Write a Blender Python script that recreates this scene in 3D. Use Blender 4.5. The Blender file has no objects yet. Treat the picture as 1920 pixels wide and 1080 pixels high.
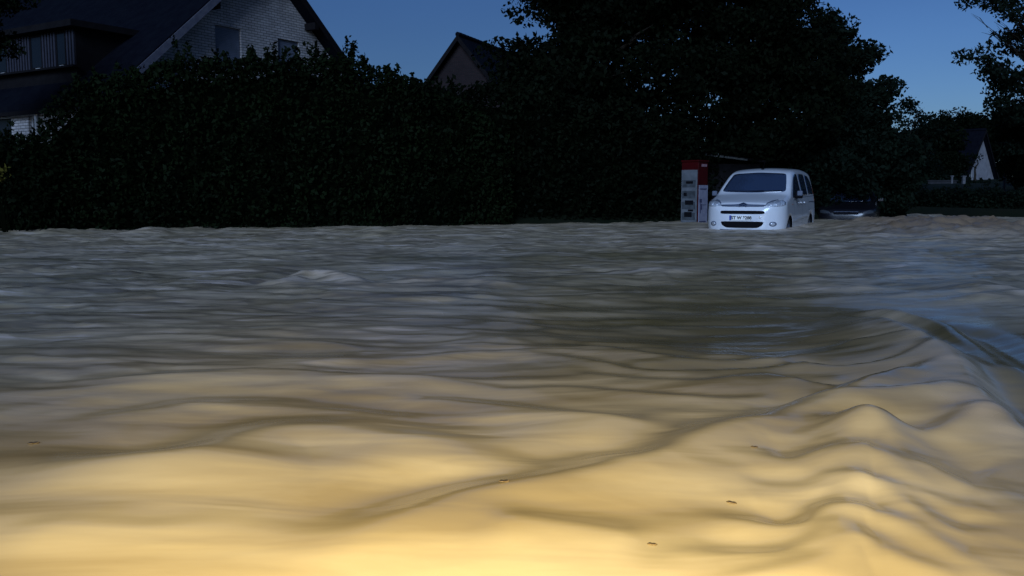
import bpy, bmesh, math, random
import numpy as np
from mathutils import Vector, Matrix
from mathutils.bvhtree import BVHTree

random.seed(7); RS = np.random.RandomState(11)
S = bpy.context.scene
COL = S.collection
# ------------------------------------------------------------------ camera
CAM_H = 0.80
cam = bpy.data.cameras.new("camera"); cam_o = bpy.data.objects.new("camera", cam); COL.objects.link(cam_o)
cam.lens = 31.88; cam.sensor_width = 36; cam.clip_start = 0.05; cam.clip_end = 3000
cam_o.location = (0, 0, CAM_H); cam_o.rotation_euler = (math.radians(90-5.88), 0, 0)
S.camera = cam_o
# ------------------------------------------------------------------ sky
SUN_EL = 9.0; SUN_AZ = 195.0      # low dusk light from behind and left of the camera (azimuth clockwise from +Y)
w = bpy.data.worlds.new("World"); S.world = w; w.use_nodes = True
nt = w.node_tree; nt.nodes.clear()
out = nt.nodes.new('ShaderNodeOutputWorld'); bg = nt.nodes.new('ShaderNodeBackground')
sky = nt.nodes.new('ShaderNodeTexSky'); sky.sky_type = 'NISHITA'; sky.sun_disc = False
sky.sun_elevation = math.radians(SUN_EL); sky.sun_rotation = math.radians(SUN_AZ)
sky.air_density = 1.0; sky.dust_density = 0.4; sky.ozone_density = 3.0
tint = nt.nodes.new('ShaderNodeMix'); tint.data_type = 'RGBA'; tint.blend_type = 'MULTIPLY'; tint.inputs[0].default_value = 1.0
tint.inputs[7].default_value = (0.59, 0.78, 1.30, 1)
# faint soft cloud veil
tc = nt.nodes.new('ShaderNodeTexCoord'); mp = nt.nodes.new('ShaderNodeMapping'); mp.inputs['Scale'].default_value = (1, 1, 3)
nz = nt.nodes.new('ShaderNodeTexNoise'); nz.inputs['Scale'].default_value = 2.2; nz.inputs['Detail'].default_value = 4
mr = nt.nodes.new('ShaderNodeMapRange'); mr.inputs[1].default_value = 0.3; mr.inputs[2].default_value = 0.7
mr.inputs[3].default_value = 0.95; mr.inputs[4].default_value = 1.06
cl = nt.nodes.new('ShaderNodeMix'); cl.data_type = 'RGBA'; cl.blend_type = 'MULTIPLY'; cl.inputs[0].default_value = 1.0
L = nt.links.new
L(tc.outputs['Generated'], mp.inputs[0]); L(mp.outputs[0], nz.inputs['Vector']); L(nz.outputs[0], mr.inputs[0])
L(sky.outputs[0], tint.inputs[6]); L(tint.outputs[2], cl.inputs[6]); L(mr.outputs[0], cl.inputs[7])
# the sky is paler low down to the right of the view
vd = nt.nodes.new('ShaderNodeVectorMath'); vd.operation = 'DOT_PRODUCT'; vd.inputs[1].default_value = (0.455, 0.870, -0.19)
vm_ = nt.nodes.new('ShaderNodeMapRange'); vm_.interpolation_type = 'SMOOTHSTEP'; vm_.inputs[1].default_value = 0.82; vm_.inputs[2].default_value = 1.0; vm_.inputs[3].default_value = 0.68; vm_.inputs[4].default_value = 1.08
g2 = nt.nodes.new('ShaderNodeMix'); g2.data_type = 'RGBA'; g2.blend_type = 'MULTIPLY'; g2.inputs[0].default_value = 1.0
L(tc.outputs['Generated'], vd.inputs[0]); L(vd.outputs['Value'], vm_.inputs[0]); L(cl.outputs[2], g2.inputs[6]); L(vm_.outputs[0], g2.inputs[7])
L(g2.outputs[2], bg.inputs[0]); L(bg.outputs[0], out.inputs[0])
bg.inputs[1].default_value = 0.065
# ------------------------------------------------------------------ lights
def aim(o, d): o.rotation_euler = Vector(d).to_track_quat('-Z', 'Y').to_euler()
sl = bpy.data.lights.new("sun", 'SUN'); sl.energy = 2.25; sl.angle = math.radians(25); sl.color = (0.47, 0.66, 1.0)
so = bpy.data.objects.new("sun", sl); COL.objects.link(so); so.location = (-20, -20, 30)
az = math.radians(SUN_AZ); el = math.radians(24)
aim(so, (-math.sin(az)*math.cos(el), -math.cos(az)*math.cos(el), -math.sin(el)))
# the warm headlamp that lights the flood water at our feet
hl = bpy.data.lights.new("headlamp", 'SPOT'); hl.energy = 1230; hl.color = (1.0, 0.83, 0.385); hl.shadow_soft_size = 0.09
hl.spot_size = math.radians(96); hl.spot_blend = 0.9
ho = bpy.data.objects.new("headlamp", hl); COL.objects.link(ho); ho.location = (-0.15, -0.25, 1.05); aim(ho, (0.0, 1.0, -1.02))

S.view_settings.view_transform = 'Standard'; S.view_settings.look = 'None'
S.view_settings.exposure = 0; S.view_settings.gamma = 1
S.render.engine = 'CYCLES'
S.render.resolution_x = 1024; S.render.resolution_y = 576

# ------------------------------------------------------------------ helpers
def tag(o, label=None, cat=None, group=None, kind=None):
    if label: o['label'] = label
    if cat: o['category'] = cat
    if group: o['group'] = group
    if kind: o['kind'] = kind
    return o
def empty(name, loc=(0,0,0), rz=0):
    o = bpy.data.objects.new(name, None); COL.objects.link(o); o.location = loc; o.rotation_euler = (0, 0, rz)
    o.empty_display_size = 0.2
    return o
def link(name, me, mat=None, parent=None, smooth=False):
    if mat is not None: me.materials.append(mat)
    o = bpy.data.objects.new(name, me); COL.objects.link(o)
    if parent is not None: o.parent = parent
    if smooth:
        for p in me.polygons: p.use_smooth = True
    return o
def mesh(name, V, F, mat=None, parent=None, smooth=False):
    me = bpy.data.meshes.new(name); me.from_pydata([tuple(v) for v in V], [], F); me.update()
    return link(name, me, mat, parent, smooth)
def quadmesh(name, V, Q, mat=None, parent=None, smooth=False):
    """fast mesh from numpy arrays; V (n,3), Q (m,4)"""
    me = bpy.data.meshes.new(name)
    n = len(V); m = len(Q)
    me.vertices.add(n); me.vertices.foreach_set('co', np.asarray(V, dtype=np.float32).ravel())
    me.loops.add(m*4); me.loops.foreach_set('vertex_index', np.asarray(Q, dtype=np.int32).ravel())
    me.polygons.add(m); me.polygons.foreach_set('loop_start', np.arange(0, m*4, 4, dtype=np.int32))
    try: me.polygons.foreach_set('loop_total', np.full(m, 4, dtype=np.int32))
    except Exception: pass
    me.update(calc_edges=True); me.validate()
    if smooth: me.polygons.foreach_set('use_smooth', np.ones(len(me.polygons), dtype=bool))
    return link(name, me, mat, parent)
class MB:
    def __init__(s): s.V = []; s.F = []
    def box(s, a, b):
        x0,y0,z0 = a; x1,y1,z1 = b; n = len(s.V)
        s.V += [(x0,y0,z0),(x1,y0,z0),(x1,y1,z0),(x0,y1,z0),(x0,y0,z1),(x1,y0,z1),(x1,y1,z1),(x0,y1,z1)]
        s.F += [[n+i for i in f] for f in ((0,3,2,1),(4,5,6,7),(0,1,5,4),(1,2,6,5),(2,3,7,6),(3,0,4,7))]
        return s
    def prism(s, poly, axis, lo, hi):
        """poly: 2D points; axis 0/1/2 = extrusion axis"""
        n = len(s.V); k = len(poly)
        def P(p, t):
            q = [0,0,0]; r = [i for i in range(3) if i != axis]; q[r[0]] = p[0]; q[r[1]] = p[1]; q[axis] = t; return tuple(q)
        s.V += [P(p, lo) for p in poly] + [P(p, hi) for p in poly]
        s.F += [[n+i for i in range(k)][::-1], [n+k+i for i in range(k)]]
        s.F += [[n+i, n+(i+1)%k, n+k+(i+1)%k, n+k+i] for i in range(k)]
        return s
    def tube(s, pts, rad, seg=8):
        pts = [Vector(p) for p in pts]; k = len(pts)
        if not hasattr(rad, '__len__'): rad = [rad]*k
        n = len(s.V)
        for i, p in enumerate(pts):
            t = (pts[min(i+1,k-1)] - pts[max(i-1,0)]).normalized()
            a = t.orthogonal().normalized() if i == 0 else (a - t*a.dot(t)).normalized()
            b = t.cross(a)
            for j in range(seg):
                th = 2*math.pi*j/seg; s.V.append(tuple(p + (a*math.cos(th) + b*math.sin(th))*rad[i]))
        for i in range(k-1):
            for j in range(seg):
                s.F.append([n+i*seg+j, n+i*seg+(j+1)%seg, n+(i+1)*seg+(j+1)%seg, n+(i+1)*seg+j])
        s.F.append([n+j for j in range(seg)][::-1]); s.F.append([n+(k-1)*seg+j for j in range(seg)])
        return s
    def build(s, name, mat, parent=None, smooth=False, bevel=0):
        o = mesh(name, s.V, s.F, mat, parent, smooth)
        bm = bmesh.new(); bm.from_mesh(o.data); bmesh.ops.recalc_face_normals(bm, faces=bm.faces)
        if bevel: bmesh.ops.bevel(bm, geom=[e for e in bm.edges], offset=bevel, segments=2, affect='EDGES', profile=0.5)
        bm.to_mesh(o.data); bm.free()
        return o

def mat(name, col, rough=0.6, metal=0.0, spec=0.5, noise=None, nscale=5, bump=0, bscale=40, coat=0, emit=None):
    m = bpy.data.materials.new(name); m.use_nodes = True; t = m.node_tree; b = t.nodes['Principled BSDF']
    b.inputs['Base Color'].default_value = (*col, 1); b.inputs['Roughness'].default_value = rough
    b.inputs['Metallic'].default_value = metal; b.inputs['Specular IOR Level'].default_value = spec
    if coat: b.inputs['Coat Weight'].default_value = coat; b.inputs['Coat Roughness'].default_value = 0.05
    c = t.nodes.new('ShaderNodeTexCoord')
    if noise:
        n = t.nodes.new('ShaderNodeTexNoise'); n.inputs['Scale'].default_value = nscale; n.inputs['Detail'].default_value = 6
        r = t.nodes.new('ShaderNodeMix'); r.data_type = 'RGBA'
        r.inputs[6].default_value = (*col, 1); r.inputs[7].default_value = (*noise, 1)
        k = t.nodes.new('ShaderNodeMapRange'); k.inputs[1].default_value = 0.35; k.inputs[2].default_value = 0.65
        t.links.new(c.outputs['Object'], n.inputs['Vector']); t.links.new(n.outputs[0], k.inputs[0])
        t.links.new(k.outputs[0], r.inputs[0]); t.links.new(r.outputs[2], b.inputs['Base Color'])
    if bump:
        n = t.nodes.new('ShaderNodeTexNoise'); n.inputs['Scale'].default_value = bscale; n.inputs['Detail'].default_value = 4
        q = t.nodes.new('ShaderNodeBump'); q.inputs['Strength'].default_value = bump; q.inputs['Distance'].default_value = 0.02
        t.links.new(c.outputs['Object'], n.inputs['Vector']); t.links.new(n.outputs[0], q.inputs['Height']); t.links.new(q.outputs[0], b.inputs['Normal'])
    if emit:
        b.inputs['Emission Color'].default_value = (*emit[:3], 1); b.inputs['Emission Strength'].default_value = emit[3]
    return m

def leafmat(name, c0, c1, scale=0.9):
    m = bpy.data.materials.new(name); m.use_nodes = True; t = m.node_tree; b = t.nodes['Principled BSDF']
    b.inputs['Roughness'].default_value = 0.65; b.inputs['Specular IOR Level'].default_value = 0.04
    c = t.nodes.new('ShaderNodeTexCoord'); n = t.nodes.new('ShaderNodeTexNoise'); n.inputs['Scale'].default_value = scale; n.inputs['Detail'].default_value = 8; n.inputs['Roughness'].default_value = 0.7
    k = t.nodes.new('ShaderNodeMapRange'); k.inputs[1].default_value = 0.35; k.inputs[2].default_value = 0.68
    r = t.nodes.new('ShaderNodeMix'); r.data_type = 'RGBA'; r.inputs[6].default_value = (*c0, 1); r.inputs[7].default_value = (*c1, 1)
    t.links.new(c.outputs['Object'], n.inputs['Vector']); t.links.new(n.outputs[0], k.inputs[0]); t.links.new(k.outputs[0], r.inputs[0]); t.links.new(r.outputs[2], b.inputs['Base Color'])
    return m

# ------------------------------------------------------------------ numpy gradient noise
_perm = RS.permutation(256); _perm = np.concatenate([_perm, _perm, _perm])
_ga = RS.rand(256)*2*np.pi; _gx = np.cos(_ga); _gy = np.sin(_ga)
def pnoise(x, y, seed=0):
    x = x + seed*17.31; y = y + seed*9.77
    xi = np.floor(x).astype(np.int64); yi = np.floor(y).astype(np.int64); xf = x-xi; yf = y-yi
    u = xf*xf*xf*(xf*(xf*6-15)+10); v = yf*yf*yf*(yf*(yf*6-15)+10)
    def g(i, j, dx, dy):
        h = _perm[(_perm[(xi+i) & 255] + (yi+j)) & 255]
        return _gx[h]*dx + _gy[h]*dy
    a = g(0,0,xf,yf); b = g(1,0,xf-1,yf); c = g(0,1,xf,yf-1); d = g(1,1,xf-1,yf-1)
    return 1.5*((a*(1-u)+b*u)*(1-v) + (c*(1-u)+d*u)*v)
def fbm(x, y, octv=4, seed=0, gain=0.5):
    s = 0; a = 1
    for i in range(octv): s = s + a*pnoise(x*2**i, y*2**i, seed+i); a *= gain
    return s
def ridged(x, y, octv=3, seed=0):
    s = 0; a = 1
    for i in range(octv): s = s + a*(1-2.2*np.abs(pnoise(x*2**i, y*2**i, seed+i))); a *= 0.5
    return s
def sstep(a, b, x): t = np.clip((x-a)/(b-a), 0, 1); return t*t*(3-2*t)

# ------------------------------------------------------------------ ground
BX = [-200,-60,-11,-0.8,4.7,9.1,12.6,15.0,15.9,16.3,17.2,40,200]
BY = [8,14,19.4,22.8,25.8,27.7,31,36.5,36.8,31.5,30.4,28.5,28]
def bank(x): return np.interp(x, BX, BY)
def groundz(x, y):
    d = y - bank(x)
    z = -0.42 + 0.72*sstep(-0.9, 1.4, d)
    hill = 1.15*sstep(16, 22, x)*sstep(2.5, 26, d) + 1.5*sstep(20, 90, d)
    return z + hill
gx = np.unique(np.concatenate([np.linspace(-600,-60,19), np.linspace(-60,60,161), np.linspace(60,600,19)]))
gy = np.unique(np.concatenate([np.linspace(-400,0,12), np.linspace(0,60,121), np.linspace(60,140,21), np.linspace(140,900,14)]))
GX, GY = np.meshgrid(gx, gy); GZ = groundz(GX, GY) + 0.03*fbm(GX*0.6, GY*0.6, 3, 5)*(GY > 12)
GZ = np.where(GY < 12, -0.42, GZ)
nx, ny = len(gx), len(gy); idx = np.arange(nx*ny).reshape(ny, nx)
Q = np.stack([idx[:-1,:-1], idx[:-1,1:], idx[1:,1:], idx[1:,:-1]], -1).reshape(-1,4)
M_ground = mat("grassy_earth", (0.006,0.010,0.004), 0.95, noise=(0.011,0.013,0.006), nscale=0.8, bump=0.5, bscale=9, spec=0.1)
g = quadmesh("ground", np.stack([GX.ravel(), GY.ravel(), GZ.ravel()], -1), Q, M_ground, smooth=True)
tag(g, "dark grassy ground rising out of the flood behind the hedges", "ground", kind="structure")

# ------------------------------------------------------------------ flood water
def I2W(px, py, hh=0.0):   # design coordinates of the wave plan, metres on the water plane
    Y = (0.8-hh)*1700.0/(py-365.0); return ((px-960)/1700.0*Y, Y)
def polyd(X, Y, pts):
    """distance to a polyline, side (+ = left of direction) and 0..1 position"""
    P = np.array(pts); seg = np.diff(P, axis=0); ln = np.hypot(seg[:,0], seg[:,1]); cum = np.concatenate([[0], np.cumsum(ln)])
    DD = []; SS = []; TT = []
    for i in range(len(seg)):
        dx = X-P[i,0]; dy = Y-P[i,1]; t = np.clip((dx*seg[i,0]+dy*seg[i,1])/ln[i]**2, 0, 1)
        ex = dx-t*seg[i,0]; ey = dy-t*seg[i,1]; d = np.hypot(ex, ey); s = seg[i,0]*dy - seg[i,1]*dx
        DD.append(d); SS.append(np.where(s >= 0, d, -d)); TT.append((cum[i]+t*ln[i])/cum[-1])
    DD = np.array(DD); best = DD.min(0); W = np.exp(-(DD-best)/(0.012+0.10*best)); W /= W.sum(0)   # soft blend, no seams on the inside of bends
    sd = np.take_along_axis(np.array(SS), DD.argmin(0)[None], 0)[0]; tt = (np.array(TT)*W).sum(0)
    return best, sd, tt
def smoothline(pts, n=6):
    P = [pts[0]] + list(pts) + [pts[-1]]; o = []
    for i in range(1, len(P)-2):
        a,b,c,d = map(np.array, P[i-1:i+3])
        for k in range(n):
            t = k/n; o.append(tuple(0.5*((2*b)+(-a+c)*t+(2*a-5*b+4*c-d)*t*t+(-a+3*b-3*c+d)*t**3)))
    o.append(tuple(P[-2])); return o
# crest plan: (points, height, near width, far width, trough depth)
CRESTS = [
 ([(520,1120),(640,1040),(760,978),(860,940),(950,922),(1060,905),(1180,885),(1290,850),(1370,815),(1480,790),(1600,765),(1700,722)], .040,.26,.12,.014),
 ([(1480,742),(1560,752),(1640,748),(1700,722),(1730,712)], .030,.14,.07,.010),
 ([(1490,572),(1560,574),(1640,590),(1700,618),(1760,655),(1800,700),(1850,740),(1900,780),(1990,850)], .092,.34,.11,.055),
 ([(1540,556),(1600,558),(1680,574),(1760,598),(1820,626),(1880,672),(1930,720)], .095,.26,.12,.045),
 ([(1400,688),(1480,716),(1580,735),(1680,733),(1760,714),(1812,700)], .028,.15,.06,.010),
 ([(1560,640),(1640,648),(1700,652),(1750,668)], .022,.12,.05,.010),
 ([(1440,668),(1540,690),(1640,694),(1730,684),(1780,668)], .022,.10,.05,.010),
 ([(1380,770),(1460,772),(1540,765),(1640,772),(1740,768),(1840,748)], .024,.12,.06,.010),
 ([(1500,786),(1560,800),(1650,812),(1750,824),(1830,812),(1890,780)], .034,.14,.07,.014),
 ([(1330,856),(1420,866),(1520,872),(1590,850),(1640,815),(1700,850),(1780,893),(1860,915),(1960,905)], .040,.15,.09,.012),
 ([(1300,915),(1440,935),(1540,930),(1600,905),(1642,872),(1700,905),(1790,955),(1960,980)], .027,.12,.075,.008),
 ([(1280,955),(1400,985),(1520,995),(1590,960),(1640,925),(1700,955),(1800,1005),(1960,1030)], .030,.11,.065,.010),
 ([(1220,1035),(1360,1055),(1500,1050),(1580,1020),(1630,985),(1700,1010),(1820,1060),(1960,1080)], .024,.10,.065,.008),
 ([(1260,1105),(1400,1112),(1570,1080),(1630,1045),(1720,1080),(1900,1130)], .020,.09,.06,.006),
 ([(-60,900),(60,890),(200,883),(330,868),(420,838),(490,812),(560,804),(640,806),(720,820),(830,842),(930,850),(1040,852)], .036,.30,.17,.012),
 ([(-60,880),(120,884),(260,878),(420,882),(520,900),(640,905),(760,895)], .018,.25,.14,.006),
 ([(-60,742),(120,722),(300,712),(470,702),(640,704),(800,706),(950,716)], .022,.18,.11,.008),
 ([(60,782),(200,774),(420,760),(620,768),(820,790)], .016,.15,.08,.006),
 ([(700,742),(860,752),(980,768),(1120,790),(1260,800)], .016,.15,.08,.006),
 ([(960,658),(1080,668),(1200,688),(1320,694),(1460,690),(1600,682)], .020,.12,.06,.008),
 ([(980,640),(1120,648),(1260,668),(1400,676),(1560,664)], .014,.10,.06,.006),
 ([(1040,688),(1200,708),(1330,718),(1460,712)], .012,.10,.05,.006),
 ([(900,730),(1060,722),(1240,742),(1400,752),(1490,742)], .012,.10,.05,.006),
 ([(500,532),(545,520),(580,514),(620,516),(680,524),(700,527)], .060,.22,.16,.03),
 ([(700,530),(790,523),(860,526),(960,536)], .02,.3,.2,.01),
 ([(1160,512),(1220,506),(1300,512)], .05,.4,.3,.02),
 ([(1460,520),(1560,530),(1640,545)], .04,.3,.25,.02),
 ([(1740,520),(1820,530),(1960,560)], .06,.5,.3,.02),
 ([(640,1000),(520,1010),(380,1005),(240,1020),(80,1015),(-80,1030)], .010,.18,.10,.004),
 ([(760,900),(900,880),(1060,878),(1220,862)], .014,.16,.09,.006),
 ([(880,1000),(1060,1010),(1240,1030)], .014,.14,.08,.004),
]
ang = np.unique(np.concatenate([np.linspace(-180,-46,60), np.linspace(-46,46,760), np.linspace(46,180,60)]))
ang = ang[:-1]; AR = np.radians(ang)
rad = 0.25*np.exp(np.linspace(0, math.log(75/0.25), 860)); APY = -1.2
R_, A_ = np.meshgrid(rad, AR, indexing='ij'); WX = R_*np.sin(A_); WY = APY + R_*np.cos(A_)
def water_h(X, Y):
    D = np.hypot(X, Y)
    near = 1-sstep(3.2, 6.5, D); far = sstep(4.5, 9.0, D)
    h = np.zeros_like(X); foam = np.zeros_like(X)
    wX = X + 0.25*fbm(X*0.7, Y*0.7, 2, 31); wY = Y + 0.18*fbm(X*0.6, Y*0.9, 2, 41)
    # broad swell
    h += 0.020*fbm(wX*0.55, wY*1.1, 2, 1)
    h += near*0.007*fbm(wX*1.0, wY*2.6, 2, 3)
    slick = np.exp(-((((X-2.3)/1.35)**2 + ((Y-5.1)/1.9)**2))**2) 
    # mid / far chop, stretched along the flow
    mid = sstep(2.6, 5.0, D)
    h += mid*0.011*ridged(wX*0.9, wY*2.6, 3, 7)*(1-0.92*slick)
    calm = np.exp(-(((X-1.3)/1.7)**2 + ((Y-6.3)/1.6)**2))     # smooth tongue in the middle
    calm2 = np.exp(-(((X-0.5)/3.2)**2 + ((Y-9.5)/1.6)**2))
    h += far*(0.022*ridged(wX*0.65, wY*1.5, 4, 12) + 0.012*fbm(X*2.6, Y*4.2, 3, 22))*(1-0.75*calm)*(1-0.4*calm2)*(1-0.92*slick)
    h += sstep(10, 17, D)*0.028*fbm(X*0.9, Y*1.6, 4, 27)
    h -= 0.05*calm
    # flow-aligned hairline ripples
    h += 0.0042*pnoise(wX*1.1, wY*8.0, 61)*(1-sstep(5, 9, D))*sstep(2.8,4.5,D)
    # boiling mound right of the van and lumps near the far bank
    mound = 0.30*np.exp(-(((X-8.4)/1.9)**2 + ((Y-17.5)/1.7)**2)) + 0.20*np.exp(-(((X-9.0)/1.3)**2 + ((Y-21.5)/1.8)**2)) + 0.12*np.exp(-(((X-11)/2.5)**2 + ((Y-20)/2.0)**2))
    rough = np.clip(mound/0.22, 0, 1)
    h += mound*(1 + 0.28*fbm(X*1.8, Y*1.8, 4, 33)) + rough*0.040*ridged(X*3.0, Y*3.0, 4, 35)
    foam += 0.15*rough
    for (cx, cy, a) in ((-7.3,18.2,.10),(-9.3,18.4,.06),(-4.6,19.0,.05),(-2.9,19.6,.06)):
        h += a*np.exp(-(((X-cx)/0.45)**2 + ((Y-cy)/0.5)**2))
    vanz = np.exp(-(((X-5.6)/2.2)**2 + ((Y-20.3)/2.2)**2)); h = h*(1-0.75*vanz) - 0.015*vanz
    d, s_, t_ = polyd(X, Y, [(4.15,20.75),(4.6,20.15),(5.3,19.9),(6.0,20.2),(6.45,21.0),(7.3,23.0)]); h += 0.045*np.exp(-(d/0.16)**2); foam += 0.6*np.exp(-(d/0.2)**2)
    # named crests
    trough = np.zeros_like(X)
    j = 0.06*pnoise(X*1.1, Y*1.3, 71)*np.clip(D/3, 0.4, 3)
    for pts, H, wn, wf, tr in CRESTS:
        ln = smoothline([I2W(p[0], p[1], H*0.85) for p in pts]); xs = [p[0] for p in ln]; ys = [p[1] for p in ln]; m = 1.6
        sel = (X > min(xs)-m) & (X < max(xs)+m) & (Y > min(ys)-m) & (Y < max(ys)+m)
        if not sel.any(): continue
        d, s, t = polyd(X[sel], Y[sel], ln)
        # far side is where Y is larger: polylines run left to right or right to left
        if pts[-1][0] < pts[0][0]: s = -s
        s = s + j[sel]*0.5
        env = sstep(0, 0.26, t)*sstep(0, 0.2, 1-t)
        p = np.where(s < 0, np.exp(-(np.abs(s)/wn)**1.5), np.exp(-(s/wf)**2)) * env
        over = np.maximum(np.hypot(d, 0)-np.abs(s)-0.0, 0)
        h[sel] += H*p*(0.88+0.28*pnoise(X[sel]*1.2, Y[sel]*1.2, 81)) - tr*np.exp(-((s-2.0*wf)/wf)**2)*env
        if H >= 0.075: trough[sel] = np.maximum(trough[sel], 1.1*np.exp(-((s-2.6*wf)/(1.6*wf))**2)*env)  # shade on the far side of the big ridges, painted in as darker water
        if H >= 0.06 or (H >= 0.02 and ys[0] > 6.5): foam[sel] = np.maximum(foam[sel], 0.95*np.exp(-(s/(wf*1.5))**2)*env*(0.6+0.8*pnoise(X[sel]*6, Y[sel]*9, 91)))
    tail = np.exp(-(((X-1.05-0.23*(Y-2.5))/0.55)**2 + ((Y-2.7)/1.0)**2)); h += tail*0.006*ridged(X*2.6, Y*3.2, 2, 161)
    # rooster-tail spine through the cusps
    sp = smoothline([I2W(*p) for p in [(1640,806),(1646,870),(1642,930),(1638,990),(1628,1050),(1616,1130)]])
    d, s, t = polyd(X, Y, sp); h += 0.017*np.exp(-(d/0.10)**1.4)*(0.6+0.6*pnoise(X*2.2, Y*3.1, 77))*sstep(0, 0.1, t)
    foam = foam + (0.14 + 0.35*sstep(0.15, 0.5, fbm(X*0.5, Y*1.4, 4, 101)))*sstep(8, 15, D)*(1-0.6*calm2) + 0.2*sstep(0.1, 0.5, fbm(X*0.8, Y*2.4, 4, 111))*sstep(4, 8, D)
    chp = sstep(2.8, 6.5, D)*(1-0.9*slick)*(1-0.85*calm)
    painted_dark = np.exp(-((((X-1.15-0.10*(Y-5))/1.55)**2 + ((Y-6.0)/2.9)**2))**1.5)*(0.75+0.5*fbm(X*0.9, Y*3.0, 3, 131))  # darker tone over the calm middle of the water
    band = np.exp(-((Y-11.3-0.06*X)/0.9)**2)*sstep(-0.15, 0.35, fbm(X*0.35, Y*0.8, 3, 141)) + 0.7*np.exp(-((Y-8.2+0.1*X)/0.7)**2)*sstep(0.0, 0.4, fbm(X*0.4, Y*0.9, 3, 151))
    painted_dark = np.maximum(painted_dark, 0.8*band); painted_dark = np.maximum(painted_dark, trough)
    si = np.clip(0.9*rough, 0, 1); foam = foam*(1-0.7*np.clip(painted_dark,0,1))
    return h, np.clip(foam, 0, 1), chp, si, np.clip(0.85*painted_dark*sstep(2.6,4.2,Y), 0, 1)
HZ, FO, CHP, SI, DE = water_h(WX, WY)
nr, na = WX.shape; idx = np.arange(nr*na).reshape(nr, na); nxt = np.roll(idx, -1, axis=1)
Q = np.stack([idx[:-1], idx[1:], nxt[1:], nxt[:-1]], -1).reshape(-1,4)[:, ::-1]
V = np.stack([WX.ravel(), WY.ravel(), HZ.ravel()], -1)
# close the small hole at the centre
M_water = bpy.data.materials.new("muddy_flood_water"); M_water.use_nodes = True
t = M_water.node_tree; b = t.nodes['Principled BSDF']; N = t.nodes.new; K = t.links.new
tcw = N('ShaderNodeTexCoord'); at = N('ShaderNodeAttribute'); at.attribute_name = 'foam'
mp = N('ShaderNodeMapping'); mp.inputs['Scale'].default_value = (0.55, 1.9, 1); K(tcw.outputs['Object'], mp.inputs[0])
n1 = N('ShaderNodeTexNoise'); n1.inputs['Scale'].default_value = 1.3; n1.inputs['Detail'].default_value = 6; n1.inputs['Distortion'].default_value = 0.6; K(mp.outputs[0], n1.inputs['Vector'])
r1 = N('ShaderNodeMapRange'); r1.inputs[1].default_value = 0.35; r1.inputs[2].default_value = 0.68; K(n1.outputs[0], r1.inputs[0])
c1 = N('ShaderNodeMix'); c1.data_type = 'RGBA'; c1.inputs[6].default_value = (0.30,0.228,0.125,1); c1.inputs[7].default_value = (0.51,0.412,0.265,1); K(r1.outputs[0], c1.inputs[0])
c2 = N('ShaderNodeMix'); c2.data_type = 'RGBA'; c2.inputs[7].default_value = (0.66,0.53,0.41,1); K(at.outputs['Fac'], c2.inputs[0]); K(c1.outputs[2], c2.inputs[6])
# thin broken foam threads drawn out along the flow
mt = N('ShaderNodeMapping'); mt.inputs['Scale'].default_value = (0.9, 4.6, 1); mt.inputs['Rotation'].default_value = (0, 0, 0.06); K(tcw.outputs['Object'], mt.inputs[0])
n3 = N('ShaderNodeTexNoise'); n3.inputs['Scale'].default_value = 1.25; n3.inputs['Detail'].default_value = 7; n3.inputs['Roughness'].default_value = 0.6; n3.inputs['Distortion'].default_value = 0.9; K(mt.outputs[0], n3.inputs['Vector'])
r3 = N('ShaderNodeMapRange'); r3.inputs[1].default_value = 0.56; r3.inputs[2].default_value = 0.68; r3.inputs[4].default_value = 1.0; K(n3.outputs[0], r3.inputs[0])
ch = N('ShaderNodeAttribute'); ch.attribute_name = 'chop'
tm = N('ShaderNodeMath'); tm.operation = 'MULTIPLY'; K(r3.outputs[0], tm.inputs[0]); K(ch.outputs['Fac'], tm.inputs[1])
c3 = N('ShaderNodeMix'); c3.data_type = 'RGBA'; c3.inputs[7].default_value = (0.68,0.56,0.46,1); K(tm.outputs[0], c3.inputs[0]); K(c2.outputs[2], c3.inputs[6])
# dark olive, foam-free patches
r4 = N('ShaderNodeMapRange'); r4.inputs[1].default_value = 0.36; r4.inputs[2].default_value = 0.52; r4.inputs[3].default_value = 0.82; r4.inputs[4].default_value = 0.0; K(n3.outputs[0], r4.inputs[0])
t4 = N('ShaderNodeMath'); t4.operation = 'MULTIPLY'; K(r4.outputs[0], t4.inputs[0]); K(ch.outputs['Fac'], t4.inputs[1])
c4 = N('ShaderNodeMix'); c4.data_type = 'RGBA'; c4.inputs[7].default_value = (0.15,0.112,0.068,1); K(t4.outputs[0], c4.inputs[0]); K(c3.outputs[2], c4.inputs[6])
sl_ = N('ShaderNodeAttribute'); sl_.attribute_name = 'silt'
c5 = N('ShaderNodeMix'); c5.data_type = 'RGBA'; c5.inputs[7].default_value = (0.27,0.175,0.10,1); K(sl_.outputs['Fac'], c5.inputs[0]); 
dp = N('ShaderNodeAttribute'); dp.attribute_name = 'painted_dark'
c6 = N('ShaderNodeMix'); c6.data_type = 'RGBA'; c6.inputs[7].default_value = (0.17,0.134,0.060,1); K(dp.outputs['Fac'], c6.inputs[0]); K(c4.outputs[2], c6.inputs[6])  # olive tone that carries the painted ridge shade and the dark middle
K(c6.outputs[2], c5.inputs[6]); K(c5.outputs[2], b.inputs['Base Color'])
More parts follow.
